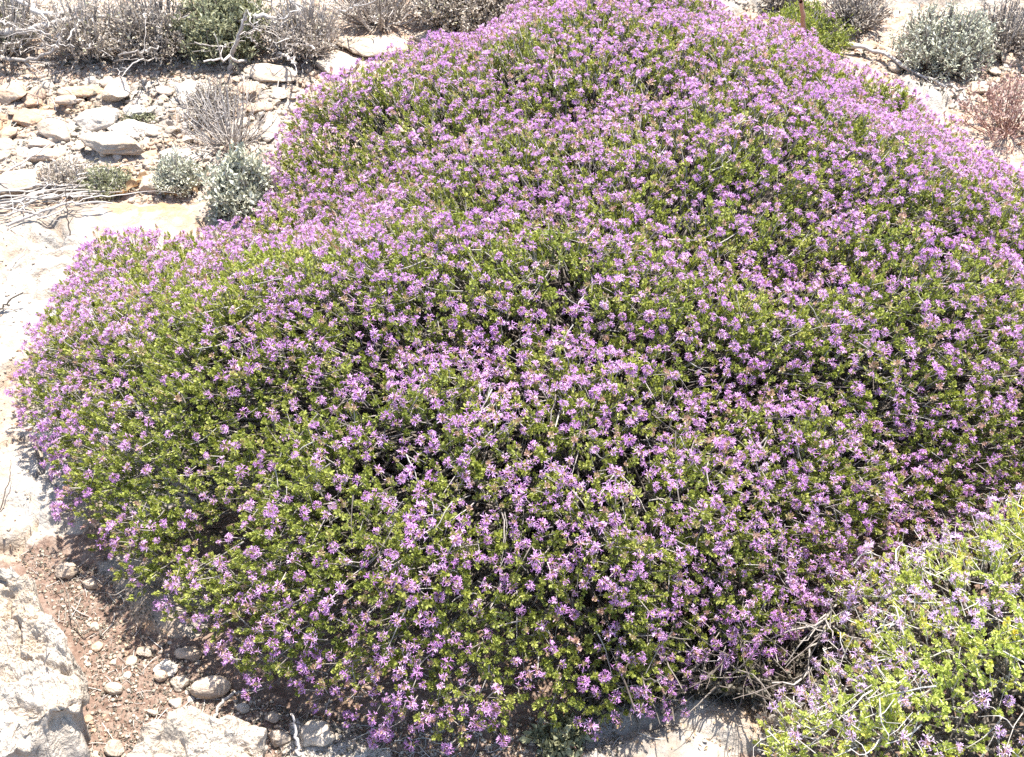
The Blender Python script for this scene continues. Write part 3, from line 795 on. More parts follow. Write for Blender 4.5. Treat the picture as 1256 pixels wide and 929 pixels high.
LS = [
 ((297, 80, 368, 103), 'smooth flat white stone lying behind the leafless twiggy shrub', 'stone', .25, .8),
 ((384, 60, 440, 92), 'broad white stone against the top left edge of the thyme', 'stone', .3, .6),
 ((408, 36, 505, 66), 'long low white stone between the round brown bush and grey scrub', 'stone', .2, .5),
 ((505, 34, 575, 52), 'narrow pale stone in front of the round brown bush', 'stone', .2, .5),
 ((203, 100, 272, 136), 'long pale ridge-shaped stone left of the leafless shrub', 'stone', .35, .2),
 ((70, 102, 128, 121), 'flat pale slab stone below the tangled scrub', 'stone', .3, .4),
 ((-6, 103, 40, 132), 'orange-stained chunky stone at the left margin', 'stone_orange', .5, .2),
 ((126, 96, 162, 130), 'upright white block next to the flat slab stone', 'stone', .7, .2),
 ((92, 128, 150, 162), 'biggest rounded white stone of the rubble', 'stone', .5, .6),
 ((46, 150, 95, 176), 'pale pinkish angular stone beside the biggest rounded one', 'stone', .5, .1),
 ((135, 144, 198, 171), 'wide cream stone with a dark gap along its left side', 'stone', .4, .3),
 ((12, 126, 66, 156), 'wide ochre stone among the left rubble', 'stone_orange', .4, .3),
 ((26, 117, 53, 133), 'small wedge stone behind the wide ochre stone', 'stone_orange', .6, .1),
 ((-6, 153, 28, 176), 'square white stone at the picture margin above the slab', 'stone', .5, .1),
 ((33, 167, 66, 187), 'ochre stone with a sharp shaded face', 'stone_orange', .5, .0),
 ((28, 180, 80, 202), 'low peach-coloured stone under the pinkish one', 'stone_orange', .35, .4),
 ((94, 166, 182, 198), 'long grey-white slab above the small green-grey plants', 'stone_grey', .3, .2),
 ((-12, 203, 76, 245), 'big bleached stone with a dark notch behind the dead twigs', 'stone', .35, .3),
 ((168, 207, 198, 235), 'small white block between the curled leaf and silvery plant', 'stone', .6, .2),
 ((204, 138, 262, 181), 'rust-tinted slab beneath the leafless shrub', 'stone_orange', .25, .4),
 ((285, 144, 304, 162), 'little cream stone right of the leafless shrub', 'stone', .5, .5),
 ((322, 140, 348, 178), 'pale stone touching the violet edge of the thyme', 'stone', .5, .4),
 ((192, 109, 215, 122), 'little orange stone near the ridge-shaped one', 'stone_orange', .5, .4),
 ((331, 108, 354, 125), 'cream stone below the smooth flat white one', 'stone', .5, .4),
 ((103, 92, 124, 104), 'small white stone at the foot of the tangled scrub', 'stone', .5, .4),
 ((66, 118, 96, 134), 'cream stone wedged under the flat pale slab stone', 'stone', .5, .2),
 ((150, 126, 186, 146), 'grey-white stone beside the upright white block', 'stone_grey', .4, .2),
 ((60, 196, 100, 214), 'low cream stone beside the small dry plants', 'stone', .35, .4),
 ((-70, 174, 30, 204), 'long flat cream slab at the left margin above the big bleached stone', 'stone', .14, .1),
 ((186, 176, 262, 200), 'flat cream slab behind the two silvery plants', 'stone', .14, .1),
 ((226, 108, 300, 134), 'flat pale slab half hidden behind the leafless shrub', 'stone', .16, .1),
 # near soil
 ((233, 826, 283, 858), 'smooth oval white stone on the soil by the thyme edge', 'stone', .5, 1.0),
 ((204, 822, 233, 848), 'angular cream stone left of the smooth oval one', 'stone', .5, .2),
 ((180, 806, 218, 832), 'slanting flat pale stone resting on the soil', 'stone', .3, .1),
 ((188, 819, 205, 837), 'round yellowish pebble in front of the slanting flat stone', 'stone_orange', .7, 1.0),
 ((127, 834, 151, 852), 'smooth white pebble alone near the boulder', 'stone', .5, 1.0),
 ((165, 788, 186, 806), 'small cream stone in the middle of the soil patch', 'stone', .5, .3),
 ((64, 684, 96, 710), 'chalky stone in the crack above the big boulder', 'stone', .5, .5),
 ((212, 788, 250, 812), 'peach-coloured flat stone under the thyme edge', 'stone_orange', .3, .4),
 ((286, 858, 308, 876), 'small white stone behind the curved pale twig', 'stone', .6, .3),
 ((322, 868, 344, 887), 'cream stone between the thyme and the tan slab', 'stone', .5, .3),
 ((326, 895, 358, 920), 'pale block at the right end of the tan slab', 'stone', .5, .2),
 ((126, 903, 152, 928), 'grey-white stone at the left end of the tan slab', 'stone_grey', .5, .2),
 ((50, 914, 96, 945), 'flat cream stone in front of the big boulder', 'stone', .3, .4),
 ((178, 868, 194, 878), 'tiny white stone behind the tan slab', 'stone', .5, .6),
 ((364, 884, 412, 930), 'low cream rock under the near rim of the thyme', 'stone', .35, .2),
 ((100, 706, 122, 722), 'small pale stone beside the crack over the soil', 'stone', .5, .4),
 # right far
 ((1088, 68, 1111, 86), 'round white stone beside the fallen stick', 'stone', .6, .7),
 ((1034, 44, 1053, 58), 'white stone just above the thyme near the fallen stick', 'stone', .5, .3),
 ((1054, 45, 1078, 58), 'flat white stone at the upper end of the fallen stick', 'stone', .4, .3),
 ((1180, 70, 1205, 88), 'upper cream block right of the silver-leaved bush', 'stone', .5, .1),
 ((1182, 84, 1204, 96), 'low white stone in front of the upper cream block', 'stone', .4, .3),
 ((1210, 80, 1228, 94), 'small white stone behind the reddish dry stems', 'stone', .5, .3),
 ((1128, 94, 1182, 120), 'broad pale rock between the thyme and the fallen stick', 'stone_orange', .22, .2),
 ((1100, 90, 1128, 104), 'ochre stone below the round white one', 'stone_orange', .5, .3),
 ((1186, 100, 1216, 118), 'low cream stone in front of the small white one', 'stone', .4, .3),
 ((1140, 84, 1160, 96), 'small pale stone tucked under the silver-leaved bush', 'stone', .5, .3),
 ((1076, 60, 1094, 72), 'cream stone against the upper end of the fallen stick', 'stone', .5, .2),
 ((1226, 66, 1256, 84), 'rust-coloured stone by the right margin', 'stone_orange', .5, .2),
]
for i, (bb, lab, mt, hr, rd) in enumerate(LS):
    big = (bb[2] - bb[0]) > 45
    stone('stone', bb, lab, mt, hr, i, cuts=int(15 - 9 * rd), rough=.085 if rd < .9 else .03, sub=4, round_=rd, group='loose limestone pieces')

# unnamed rubble between them: nothing tells these apart
def scatter_stones(n, poly_px, size, label, group, seed, mats, avoid=None):
    rs = np.random.default_rng(seed); pg = poly(poly_px); P = np.array(pg); lo, hi = P.min(0), P.max(0)
    shapes = [stone_shape(rs, 3, 9, .08, rs.uniform(0, .5)) for _ in range(7)]
    meshes = {}
    done = 0
    placed = []
    for tries in range(n * 60):
        if done >= n: break
        p_ = lo + rs.random(2) * (hi - lo)
        if sdf_poly(p_[:1], p_[1:], pg)[0] < 0: continue
        s = size[0] * (size[1] / size[0]) ** (rs.random() ** 1.7)
        if any((p_[0] - q[0]) ** 2 + (p_[1] - q[1]) ** 2 < (.8 * (s + q[2])) ** 2 for q in placed): continue
        placed.append((p_[0], p_[1], s))
        k = int(rs.integers(len(shapes))); mt = mats[int(rs.integers(len(mats)))]
        if (k, mt) not in meshes: meshes[(k, mt)] = raw_mesh('stone', shapes[k][0], shapes[k][1], None, None, None, [M[mt]], False)
        o = bpy.data.objects.new('stone', meshes[(k, mt)])
        sc = np.array([s, s * rs.uniform(.6, 1.0), s * rs.uniform(.35, .65)]) * np.array([1, 1, 1])
        o.location = (p_[0], p_[1], gz(*p_) + sc[2] * .1); o.rotation_euler = (rs.normal(0, .2), rs.normal(0, .2), rs.random() * 6.28); o.scale = sc
        link(o); tag(o, label, 'stone', group); done += 1
scatter_stones(140, [(-70, 100), (60, 98), (200, 96), (400, 88), (372, 130), (345, 178), (330, 205), (190, 212), (60, 215), (-80, 210)], (.010, .032),
               'small pale broken stone in the rubble left beyond the thyme', 'small stones of the left rubble', 1, ['stone', 'stone', 'stone_orange', 'stone_orange', 'stone_grey'])
scatter_stones(30, [(85, 735), (150, 760), (215, 790), (290, 850), (370, 880), (340, 890), (200, 882), (140, 929), (100, 929), (108, 860), (100, 800)], (.004, .011),
               'pebble strewn on the brown soil patch near the boulder', 'pebbles on the soil patch', 2, ['stone', 'stone', 'stone_orange'])
scatter_stones(48, [(1020, 30), (1100, 60), (1256, 55), (1340, 100), (1340, 180), (1256, 165), (1200, 130), (1140, 120), (1100, 84), (1040, 58)], (.007, .022),
               'small broken stone on the reddish ground right beyond the thyme', 'small stones of the right rubble', 3, ['stone', 'stone_orange', 'stone'])
scatter_stones(26, [(360, 890), (450, 912), (600, 905), (740, 880), (900, 900), (920, 945), (360, 945)], (.004, .012),
               'pebble under the near rim of the thyme', 'pebbles under the thyme rim', 4, ['stone', 'stone', 'stone_orange'])

# gravel and leaf litter: uncountable
def scatter_stuff(name, label, mats, areas, kind):
    tb = TB(); rs = np.random.default_rng(len(name) * 7)
    V0, F0 = ICO[2] if kind == 'chip' else (None, None)
    for pp, n, size in areas:
        pg = poly(pp); P = np.array(pg); lo, hi = P.min(0), P.max(0)
        Q = lo + rs.random((n * 3, 2)) * (hi - lo); Q = Q[sdf_poly(Q[:, 0], Q[:, 1], pg) > 0][:n]
        z = gzv(Q[:, 0], Q[:, 1]); m_ = len(Q)
        C = np.column_stack([Q, z + .0008])
        s = size[0] + (size[1] - size[0]) * rs.random(m_) ** 2.5
        if kind == 'chip':
            bl, tl = ico(1)
            for k in range(4):
                idx = np.arange(k, m_, 4); Vk = bl * (1 + rs.normal(0, .22, bl.shape))
                R = frames(norm(rs.normal(size=(len(idx), 3))))
                Xv = np.einsum('nij,vj->nvi', R, Vk) * s[idx][:, None, None] * np.array([1, 1, .7]) + C[idx][:, None]
                off = (np.arange(len(idx)) * len(bl))[:, None, None]
                tb.add(Xv.reshape(-1, 3), (tl[None] + off).reshape(-1, 3), np.repeat(rs.integers(0, len(mats), len(idx)), len(tl)), 0.5)
        elif kind == 'leaf':
            az = rs.random(m_) * 6.28; D_ = np.stack([np.cos(az), np.sin(az), rs.normal(.1, .3, m_)], -1)
            leaves(tb, C + np.array([0, 0, .001]), D_, s, s * rs.uniform(.25, .6, m_), .35, rs.integers(0, len(mats), 1)[0], rs.random(m_), curl=.2, up=np.array([0, 0, 1.0]) + rs.normal(0, .4, (m_, 3)))
        else:
            az = rs.random(m_) * 6.28; D_ = np.stack([np.cos(az), np.sin(az), rs.normal(0, .08, m_)], -1)
            t = np.linspace(-.5, .5, 5)[None, :, None]
            bend = rs.normal(0, .25, m_)[:, None, None] * (t ** 2 - .1) * np.stack([-D_[:, 1], D_[:, 0], 0 * az], -1)[:, None]
            pa = C[:, None] + np.array([0, 0, .002]) + (D_[:, None] * t + bend) * s[:, None, None]
            pa[:, :, 2] = np.maximum(pa[:, :, 2], gzv(pa[:, :, 0].ravel(), pa[:, :, 1].ravel()).reshape(m_, 5) + .0006)
            tubes(tb, pa, (.0004 + s * .008)[:, None] * np.linspace(1, .6, 5)[None], 4, 0)
    o = tb.build(name, mats); tag(o, label, None, None, 'stuff'); return o
SOIL = [(10, 668), (60, 672), (130, 700), (215, 785), (300, 850), (400, 880), (620, 880), (760, 870), (760, 945), (330, 945), (150, 945), (100, 929), (108, 860), (100, 800)]
LEFT = [(-100, 60), (400, 70), (372, 130), (345, 230), (250, 245), (-100, 242)]
RIGHT = [(860, 0), (1020, 20), (1100, 50), (1340, 30), (1400, 190), (1256, 170), (1140, 120), (1040, 58), (940, 20)]
UNDER = [(200, 700), (1000, 700), (1000, 929), (450, 929)]
scatter_stuff('gravel', 'fine pale chips and grit strewn over the bare soil', [M['stone'], M['stone_orange'], M['stone_grey']],
              [(SOIL, 2800, (.0007, .0036)), ([(-60, 250), (120, 250), (60, 320), (30, 480), (80, 620), (40, 700), (-80, 720)], 500, (.0008, .004)), (LEFT, 3500, (.0018, .0085)), (RIGHT, 1600, (.0018, .007)), (UNDER, 500, (.001, .004))], 'chip')
scatter_stuff('leaf_litter', 'dry brown leaf crumbs lying on soil between stones and shrubs', [M['leaf_tan'], M['leaf_dead_shade']],
              [(SOIL, 7000, (.002, .007)), (LEFT, 2200, (.005, .02)), (RIGHT, 1500, (.005, .018)), (UNDER, 2600, (.003, .01))], 'leaf')
scatter_stuff('twig_litter', 'short broken twigs scattered over soil and bedrock', [M['twig_white']],
              [(SOIL, 420, (.006, .04)), (LEFT, 260, (.02, .12)), (RIGHT, 150, (.02, .10)), (UNDER, 160, (.01, .06)), ([(-40, 270), (60, 280), (20, 420), (-60, 600)], 16, (.02, .08))], 'twig')

# ------------------------------------------------------------------ dead branches
def branch(pts, rad, label, mat='wood_grey', name='dead_branch', forks=3, seed=0, group='dead branches on the ground', cat='branch', parts=False, wob=.004):
    """pts: (px, py, height above ground)"""
    rs = np.random.default_rng(seed + 100)
    W = []
    for px, py, h in pts:
        c = at(px, py, h); W.append([c[0], c[1], gz(c[0], c[1]) + h])
    W = np.array(W); base = W[0].copy()
    # resample smooth
    n = 6 * (len(W) - 1) + 1; t = np.linspace(0, len(W) - 1, n)
    Q = []
    Wp = np.vstack([2 * W[0] - W[1], W, 2 * W[-1] - W[-2]])
    for tt in t:
        i = min(int(tt), len(W) - 2); f = tt - i; p0, p1, p2, p3 = Wp[i:i + 4]
        Q.append(.5 * ((2 * p1) + (-p0 + p2) * f + (2 * p0 - 5 * p1 + 4 * p2 - p3) * f * f + (-p0 + 3 * p1 - 3 * p2 + p3) * f ** 3))
    Q = np.array(Q) + rs.normal(0, wob, (n, 3)) * np.array([1, 1, .5])
    tb = TB(); R = np.linspace(rad, rad * .45, n) * (1 + rs.normal(0, .08, n))
    tubes(tb, Q[None], R[None], 7, 0)
    L = np.linalg.norm(W[-1] - W[0])
    for k in range(forks):
        i = int(rs.integers(2, n - 1)); dr = norm(norm(Q[i] - Q[i - 1]) + rs.normal(0, .55, 3)); ln = L * rs.uniform(.15, .4)
        tt = np.linspace(0, 1, 6)[:, None]
        fp = Q[i] + dr * tt * ln + np.cumsum(rs.normal(0, wob, (6, 3)), 0) * tt
        fp[:, 2] = np.maximum(fp[:, 2], gzv(fp[:, 0], fp[:, 1]) + rad * .3)
        tubes(tb, fp[None], np.linspace(R[i] * .6, R[i] * .2, 6)[None], 5, 0)
    o = tb.build(name, [M[mat]], None, True, origin=base); tag(o, label, cat, group)
    return o
branch([(-30, 40, .05), (30, 38, .06), (75, 26, .09), (130, 20, .08)], .0095, 'thick pale bent branch lying over the tangled scrub', seed=1)
branch([(15, -5, .10), (55, 16, .10), (105, 12, .09), (150, 25, .06)], .006, 'slimmer grey branch crossing behind the thick pale one', seed=2, forks=5)
branch([(-10, 62, .04), (30, 72, .04), (68, 60, .07), (72, 40, .10)], .005, 'curved grey branch looping at the left end of the scrub', seed=3, forks=4)
branch([(281, 88, .0), (286, 62, .05), (293, 38, .10), (302, 22, .13)], .0062, 'upright weathered pale stick rising by the olive bush', seed=4, forks=1, wob=.002)
branch([(355, -5, .12), (368, 12, .10), (374, 22, .06), (372, 36, .03)], .006, 'short white forked branch before the brown scrub', 'twig_white', seed=5, forks=3)
branch([(300, 16, .10), (330, 18, .09), (345, 26, .07), (372, 24, .05)], .006, 'bleached zigzag branch right of the upright stick', 'twig_white', seed=6, forks=3)
branch([(1040, 50, .02), (1085, 62, .02), (1120, 84, .02), (1162, 106, .015)], .0055, 'long straight grey stick lying beside the thyme on the right', seed=7, forks=1, wob=.002)
branch([(1150, 96, .01), (1176, 110, .02), (1186, 118, .02)], .004, 'short broken stick end beyond the long straight one', seed=8, forks=1)
branch([(985, 52, .0), (986, 30, .07), (984, -5, .17)], .009, 'rough red-brown upright stem in the yellow-green plant', 'stem_red', seed=9, forks=0, name='dead_stalk', cat='stem', group='upright stems', wob=.002)
branch([(30, 929, .02), (32, 880, .05), (46, 836, .10), (58, 800, .17)], .0022, 'thin dry stem leaning up against the big boulder', seed=10, forks=1, wob=.001)
branch([(14, 940, .03), (22, 900, .06), (38, 862, .10)], .0035, 'pale bent stem in front of the boulder face', 'twig_white', seed=11, forks=2, wob=.002)
branch([(262, 882, .004), (268, 866, .01), (284, 850, .015), (300, 846, .012), (318, 842, .006)], .0028, 'curved pale twig beside the smooth oval stone', 'twig_white', seed=12, forks=0, wob=.001)
branch([(368, 935, .0), (364, 905, .03), (360, 884, .06)], .0030, 'short upright twig stub near the lower edge', 'wood_grey', seed=13, forks=0, wob=.001)
branch([(90, 302, .0), (86, 275, .04), (84, 245, .09)], .0014, 'thin dark upright twig at the top of the left rim', 'twig_dark', seed=14, forks=2, wob=.001)
branch([(2, 630, .005), (16, 600, .02), (18, 578, .03)], .0010, 'hair-thin dark twig on the white bedrock', 'twig_dark', seed=15, forks=0, wob=.001)
branch([(128, 780, .004), (112, 768, .01), (98, 772, .012), (70, 700, .03)], .0012, 'dark wiry twig over the crack behind the boulder', 'twig_dark', seed=16, forks=2, wob=.002)
branch([(-10, 395, .006), (10, 388, .012), (30, 372, .03)], .0025, 'dark broken twig on the left margin of the slab', 'twig_dark', seed=17, forks=4, wob=.002)
# heap of fallen twigs over the slab edge: alike
rh_ = np.random.default_rng(9)
for k in range(24):
    x0 = rh_.uniform(-50, 40); y0 = rh_.uniform(225, 285); x1 = x0 + rh_.uniform(70, 150); y1 = y0 - rh_.uniform(-5, 55)
    branch([(x0, y0, .01), ((x0 + x1) / 2, (y0 + y1) / 2 - rh_.uniform(0, 9), .025), (x1, y1, .015 + .02 * rh_.random())], rh_.uniform(.0014, .0036),
           'slender bleached twig in the heap across the slab edge', ['twig_white', 'wood_grey'][k % 2], seed=30 + k, forks=int(rh_.integers(0, 3)), name='dead_twig', cat='twig', group='heap of fallen twigs', wob=.003)
for k in range(64):
    x0 = rh_.uniform(-40, 420); y0 = rh_.uniform(8, 78); x1 = x0 + rh_.uniform(-60, 60); y1 = y0 - rh_.uniform(-20, 50)
    branch([(x0, y0, .02), ((x0 + x1) / 2, (y0 + y1) / 2, .07 * rh_.random() + .03), (x1, y1, .10 * rh_.random() + .04)], rh_.uniform(.0012, .0040),
           'grey dead twig tangled in the scrub along the far edge', ['wood_grey', 'twig_white', 'wood_grey'][k % 3], seed=70 + k, forks=int(rh_.integers(1, 4)), name='dead_twig', cat='twig', group='dead twigs tangled in the scrub', wob=.004)

# curled dead leaves
def dead_leaf(px, py, L, ang, label, seed, mat='leaf_tan'):
    rs = np.random.default_rng(seed); c = at(px, py, .02); z0 = gz(c[0], c[1])
    nu, nv = 14, 7
    u = np.linspace(0, 1, nu)[:, None]; v = np.linspace(-1, 1, nv)[None]
    wd_ = L * .22 * np.sin(u * PI) ** .7 + L * .02
    Xl = (u - .5) * L + 0 * v; Yl = v * wd_ * (1 - .3 * np.abs(v)); 
    Zl = L * (.10 * v ** 2 + .06 * np.sin(u * 7 + rs.random() * 3) * (1 + .6 * v) + .04 * np.sin(u * 13 + v * 4))
    Pn = np.stack([Xl, Yl + 0 * u, Zl], -1).reshape(-1, 3)
    Pn += rs.normal(0, L * .008, Pn.shape)
    a = ang; R = np.array([[math.cos(a), -math.sin(a), 0], [math.sin(a), math.cos(a), 0], [0, 0, 1]])
    Pn = Pn @ R.T; Pn[:, 2] -= Pn[:, 2].min() - .003
    F = []
    for i in range(nu - 1):
        for j in range(nv - 1):
            q_ = i * nv + j; F += [(q_, q_ + 1, q_ + nv + 1), (q_, q_ + nv + 1, q_ + nv)]
    me = raw_mesh('dead_leaf', Pn, np.array(F), None, np.full(len(Pn), rs.random()), np.full(len(Pn), .5), [M[mat]], True)
    o = link(bpy.data.objects.new('dead_leaf', me)); o.location = (c[0], c[1], z0 + .004)
    tag(o, label, 'leaf', 'curled dead leaves')
dead_leaf(148, 226, .065, .5, 'largest curled tan leaf behind the fallen twigs', 1)
dead_leaf(166, 212, .05, .9, 'curled tan leaf leaning on the small white block', 2)
dead_leaf(214, 228, .045, .1, 'dry tan leaf in front of the small grey-green plant', 3)
dead_leaf(232, 222, .04, -.6, 'folded brown leaf right of the small grey-green plant', 4)
dead_leaf(892, 22, .045, .3, 'folded reddish leaf at the far crest beyond the thyme', 5, 'leaf_red')
dead_leaf(922, 18, .05, -.4, 'pale folded leaf beside the reddish one', 6)
dead_leaf(906, 28, .035, .9, 'small reddish leaf nearest the far crest of the thyme', 7, 'leaf_red')
dead_leaf(150, 24, .06, .4, 'tan leaf caught in the scrub under the thick branch', 8)

# ------------------------------------------------------------------ background bushes
def bush(name, bbox, label, leafm, stemm, n=220, leaf=(.006, .011), wr=.45, lpt=9, seed=0, cat='bush', group=None, spread=1.0, upright=.5, z=0.0, r0=.0027, curlw=.35, extent=None, flower=None):
    """fan of stems from one base; bbox = extent in the photo"""
    x0, y0, x1, y1 = bbox; rs = np.random.default_rng(seed + 500)
    cx = (x0 + x1) / 2; k = ppm(cx, (y0 + y1) / 2); w = (x1 - x0) / k
    base = at(cx, y1 - (y1 - y0) * .18, 0); base[2] = gz(base[0], base[1])
    dep = math.atan2(CAM[2], base[1]); h = (y1 - y0) / k * .82 / (math.cos(dep) + .35)
    if extent: h = extent
    root = base.copy()
    par = bpy.data.objects.new(name, None); par.location = root; par.empty_display_size = .05; link(par); tag(par, label, cat, group)
    az = rs.random(n) * 6.28; rr = np.sqrt(rs.random(n)) * w / 2 * spread
    ht = h * np.sqrt(np.clip(1 - (rr / (w / 2 * spread + 1e-6)) ** 2 * .85, 0, 1)) * rs.uniform(.55, 1.05, n)
    E = root + np.stack([np.cos(az) * rr, np.sin(az) * rr, ht], -1)
    t = np.linspace(0, 1, 7)[None, :, None]
    S0 = root + np.stack([np.cos(az) * rr, np.sin(az) * rr, 0 * rr], -1) * (1 - upright * .0) * rs.uniform(.1, .5, n)[:, None]
    pa = S0[:, None] * (1 - t) + E[:, None] * t
    pa[:, :, :2] += (E - S0)[:, None, :2] * (np.sin(t * PI) * .12)
    pa += np.cumsum(rs.normal(0, .012 * max(w, .1), (n, 7, 3)), 1) * t * .5
    S0z = gzv(S0[:, 0], S0[:, 1]); pa[:, :, 2] += (S0z - root[2])[:, None] * (1 - t[..., 0])
    tb = TB(); tubes(tb, pa, np.linspace(r0, r0 * .3, 7)[None] * rs.uniform(.6, 1.4, n)[:, None], 4, 0)
    # side twigs
    m_ = n * 2; ix = rs.integers(0, n, m_); iy = rs.integers(2, 6, m_)
    s_ = pa[ix, iy]; dr = norm(norm(pa[ix, 6] - pa[ix, 3]) + rs.normal(0, .6, (m_, 3))); ln = rs.uniform(.12, .35, m_) * h
    t4 = np.linspace(0, 1, 4)[None, :, None]
    sp = s_[:, None] + dr[:, None] * t4 * ln[:, None, None] + rs.normal(0, .003, (m_, 4, 3)) * t4
    tubes(tb, sp, np.linspace(r0 * .5, r0 * .2, 4)[None].repeat(m_, 0), 3, 0)
    tb.build('stems', [stemm], par, origin=root)
    if lpt > 0:
        tb = TB()
        tips = np.concatenate([pa[:, 3:].reshape(-1, 3), sp[:, 1:].reshape(-1, 3)])
        td = np.concatenate([np.repeat(norm(pa[:, 6] - pa[:, 4]), 4, 0), np.repeat(dr, 3, 0)])
        vb = rs.random(len(tips))
        N_ = len(tips) * lpt // 4
        ix = rs.integers(0, len(tips), N_)
        Dl = norm(td[ix] * upright + rs.normal(0, .7, (N_, 3)) + np.array([0, 0, .25]))
        L_ = rs.uniform(*leaf, N_)
        leaves(tb, tips[ix] + rs.normal(0, .004, (N_, 3)), Dl, L_, L_ * wr * rs.uniform(.7, 1.3, N_), .25, 0, vb[ix], curl=curlw * .4)
        tb.build('foliage', [leafm], par, origin=root)
    if flower:
        tb = TB(); q_ = rs.integers(0, n, flower)
        instance(tb, HEADS, pa[q_, 6], frames(norm(rs.normal(0, .3, (flower, 3)) + np.array([0, 0, 1.0]))), rs.uniform(.7, 1, flower), rs.random(flower))
        tb.build('flowers', [M['petal'], M['bract'], M['twig']], par, origin=root)
    return par
SG = 'grey scrub along the far edge'
bush('dry_bush', (-70, -40, 70, 78), 'grey leafless bush at the left end of the far scrub', M['leaf_brown'], M['wood_grey'], 190, (.006, .012), .45, 3, 1, group=SG, r0=.003)
bush('dry_bush', (60, -30, 165, 84), 'dusty brown bush below the thick pale branch', M['leaf_brown'], M['wood_grey'], 200, (.006, .012), .45, 5, 2, group=SG)
bush('dry_bush', (140, -30, 245, 84), 'low brown-grey bush between the thick branch and the olive bush', M['leaf_brown'], M['twig'], 240, (.005, .010), .5, 7, 3, group=SG)
bush('olive_green_bush', (215, -30, 335, 74), 'olive-green leafy bush around the upright grey stick', M['leaf_olive'], M['twig_dark'], 300, (.008, .015), .4, 14, 4, group=SG)
bush('dry_bush', (325, -30, 420, 80), 'dusty grey-brown bush right of the upright stick', M['leaf_brown'], M['wood_grey'], 240, (.005, .010), .5, 6, 5, group=SG)
bush('dry_bush', (405, -60, 525, 40), 'sparse grey bush at the top between the two brown bushes', M['leaf_brown'], M['wood_grey'], 160, (.005, .011), .45, 4, 6, group=SG)
bush('round_bush', (505, -70, 655, 44), 'dense round brown-grey bush behind the thyme at the top', M['leaf_brown'], M['twig_dark'], 420, (.006, .011), .5, 18, 7, group=SG)
bush('dry_bush', (-60, -10, 60, 60), 'green-tinged bush behind the leafless grey one', M['leaf_olive'], M['wood_grey'], 160, (.006, .012), .4, 4, 8, group=SG)
bush('leafless_shrub', (222, 72, 342, 200), 'leafless twiggy grey shrub in the middle of the left rubble', M['leaf_brown'], M['wood_grey'], 75, (.003, .007), .5, 2, 9, r0=.0016)
bush('twiggy_plant', (228, 96, 300, 150), 'low purplish-grey plant behind the leafless shrub', M['leaf_brown'], M['twig'], 110, (.004, .007), .5, 6, 10)
bush('silver_plant', (262, 168, 348, 285), 'silvery-green woolly plant against the left flank of the thyme', M['leaf_felt'], M['wood_grey'], 230, (.008, .016), .45, 15, 11, cat='plant', spread=.9)
bush('silver_plant', (192, 176, 248, 236), 'smaller grey-green plant among the rubble left of the woolly one', M['leaf_felt'], M['wood_grey'], 130, (.006, .011), .4, 10, 12, cat='plant')
bush('small_dry_plant', (48, 192, 108, 232), 'small half-dry plant in front of the long grey-white slab', M['leaf_brown'], M['wood_grey'], 90, (.005, .010), .45, 8, 13, cat='plant')
bush('small_dry_plant', (100, 196, 160, 236), 'small dark green-grey plant behind the largest curled leaf', M['leaf_olive'], M['wood_grey'], 90, (.005, .010), .45, 9, 14, cat='plant')
bush('small_green_tuft', (150, 126, 192, 152), 'tiny dull green tuft between the white stones', M['leaf_olive'], M['twig_dark'], 60, (.004, .008), .45, 8, 15, cat='plant')
bush('silver_plant', (1098, -8, 1214, 96), 'silver-leaved bush in the far right rubble', M['leaf_felt'], M['twig'], 260, (.007, .013), .38, 9, 16, cat='plant')
bush('dry_bush', (1176, -10, 1290, 74), 'dark twiggy bush right of the silver-leaved one', M['leaf_brown'], M['twig'], 200, (.005, .010), .4, 4, 17)
bush('dry_bush', (1000, -30, 1090, 38), 'grey twiggy bush at the far right crest', M['leaf_brown'], M['twig'], 170, (.006, .011), .4, 3, 18)
bush('dry_bush', (930, -40, 990, 20), 'small sparse twiggy bush left of the red-brown stem', M['leaf_brown'], M['twig'], 90, (.006, .011), .4, 3, 19)
bush('yellow_green_plant', (935, 2, 1045, 58), 'yellow-green plant growing around the red-brown stem', M['leaf_lime'], M['twig'], 190, (.007, .013), .35, 12, 20, cat='plant', flower=6)
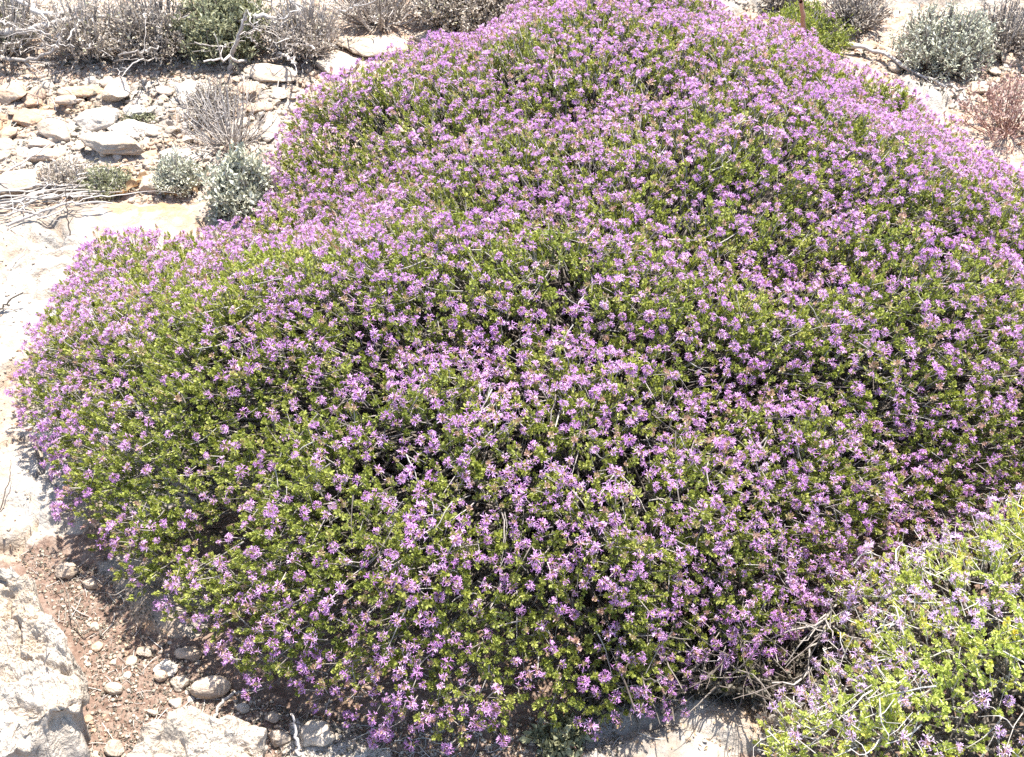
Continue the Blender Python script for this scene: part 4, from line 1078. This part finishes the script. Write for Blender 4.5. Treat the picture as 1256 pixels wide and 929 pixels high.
bush('reddish_plant', (1168, 70, 1300, 184), 'reddish dry-stemmed plant at the right margin', M['leaf_red'], M['stem_red'], 60, (.005, .012), .45, 9, 21, cat='plant', r0=.0012)
bush('small_green_plant', (655, 858, 715, 918), 'small dark green seedling under the near rim of the thyme', M['leaf_olive'], M['stem_red'], 30, (.010, .016), .55, 9, 22, cat='plant', extent=.035)
bush('small_dry_plant', (930, 850, 1000, 925), 'dull purple-brown leafy stems below the gap between the thymes', M['leaf_brown'], M['stem_red'], 40, (.008, .014), .55, 9, 23, cat='plant', extent=.07)

# ------------------------------------------------------------------ light, camera
w = bpy.data.worlds.new('World'); scene.world = w; w.use_nodes = True
nt = w.node_tree; bg = nt.nodes['Background']
sky = nt.nodes.new('ShaderNodeTexSky'); sky.sky_type = 'NISHITA'; sky.sun_disc = False
SUN_EL, SUN_AZ = math.radians(70), math.radians(28)     # azimuth from +Y towards +X
sky.sun_elevation = SUN_EL; sky.sun_rotation = SUN_AZ
nt.links.new(sky.outputs[0], bg.inputs[0]); bg.inputs[1].default_value = 0.15
sl = bpy.data.lights.new('sun', 'SUN'); sl.energy = 4.9; sl.angle = math.radians(.53); sl.color = (1, .965, .91)
so_ = link(bpy.data.objects.new('sun', sl))
dv = Vector((math.sin(SUN_AZ) * math.cos(SUN_EL), math.cos(SUN_AZ) * math.cos(SUN_EL), math.sin(SUN_EL)))
so_.rotation_euler = dv.to_track_quat('Z', 'Y').to_euler(); so_.location = dv * 20

cd = bpy.data.cameras.new('camera'); cd.sensor_fit = 'HORIZONTAL'; cd.sensor_width = 36; cd.lens = 18 / math.tan(HF / 2)
cd.clip_end = 500; cd.clip_start = .02
cam = link(bpy.data.objects.new('camera', cd)); cam.location = CAM; cam.rotation_euler = (PI / 2 - PITCH, 0, 0)
scene.camera = cam
scene.view_settings.view_transform = 'Standard'; scene.view_settings.look = 'None'
scene.view_settings.gamma = 1.0; scene.view_settings.use_curve_mapping = False
scene.view_settings.exposure = 1.58
scene.cycles.max_bounces = 7; scene.cycles.diffuse_bounces = 4; scene.cycles.transmission_bounces = 4; scene.cycles.glossy_bounces = 2
scene.cycles.use_denoising = False
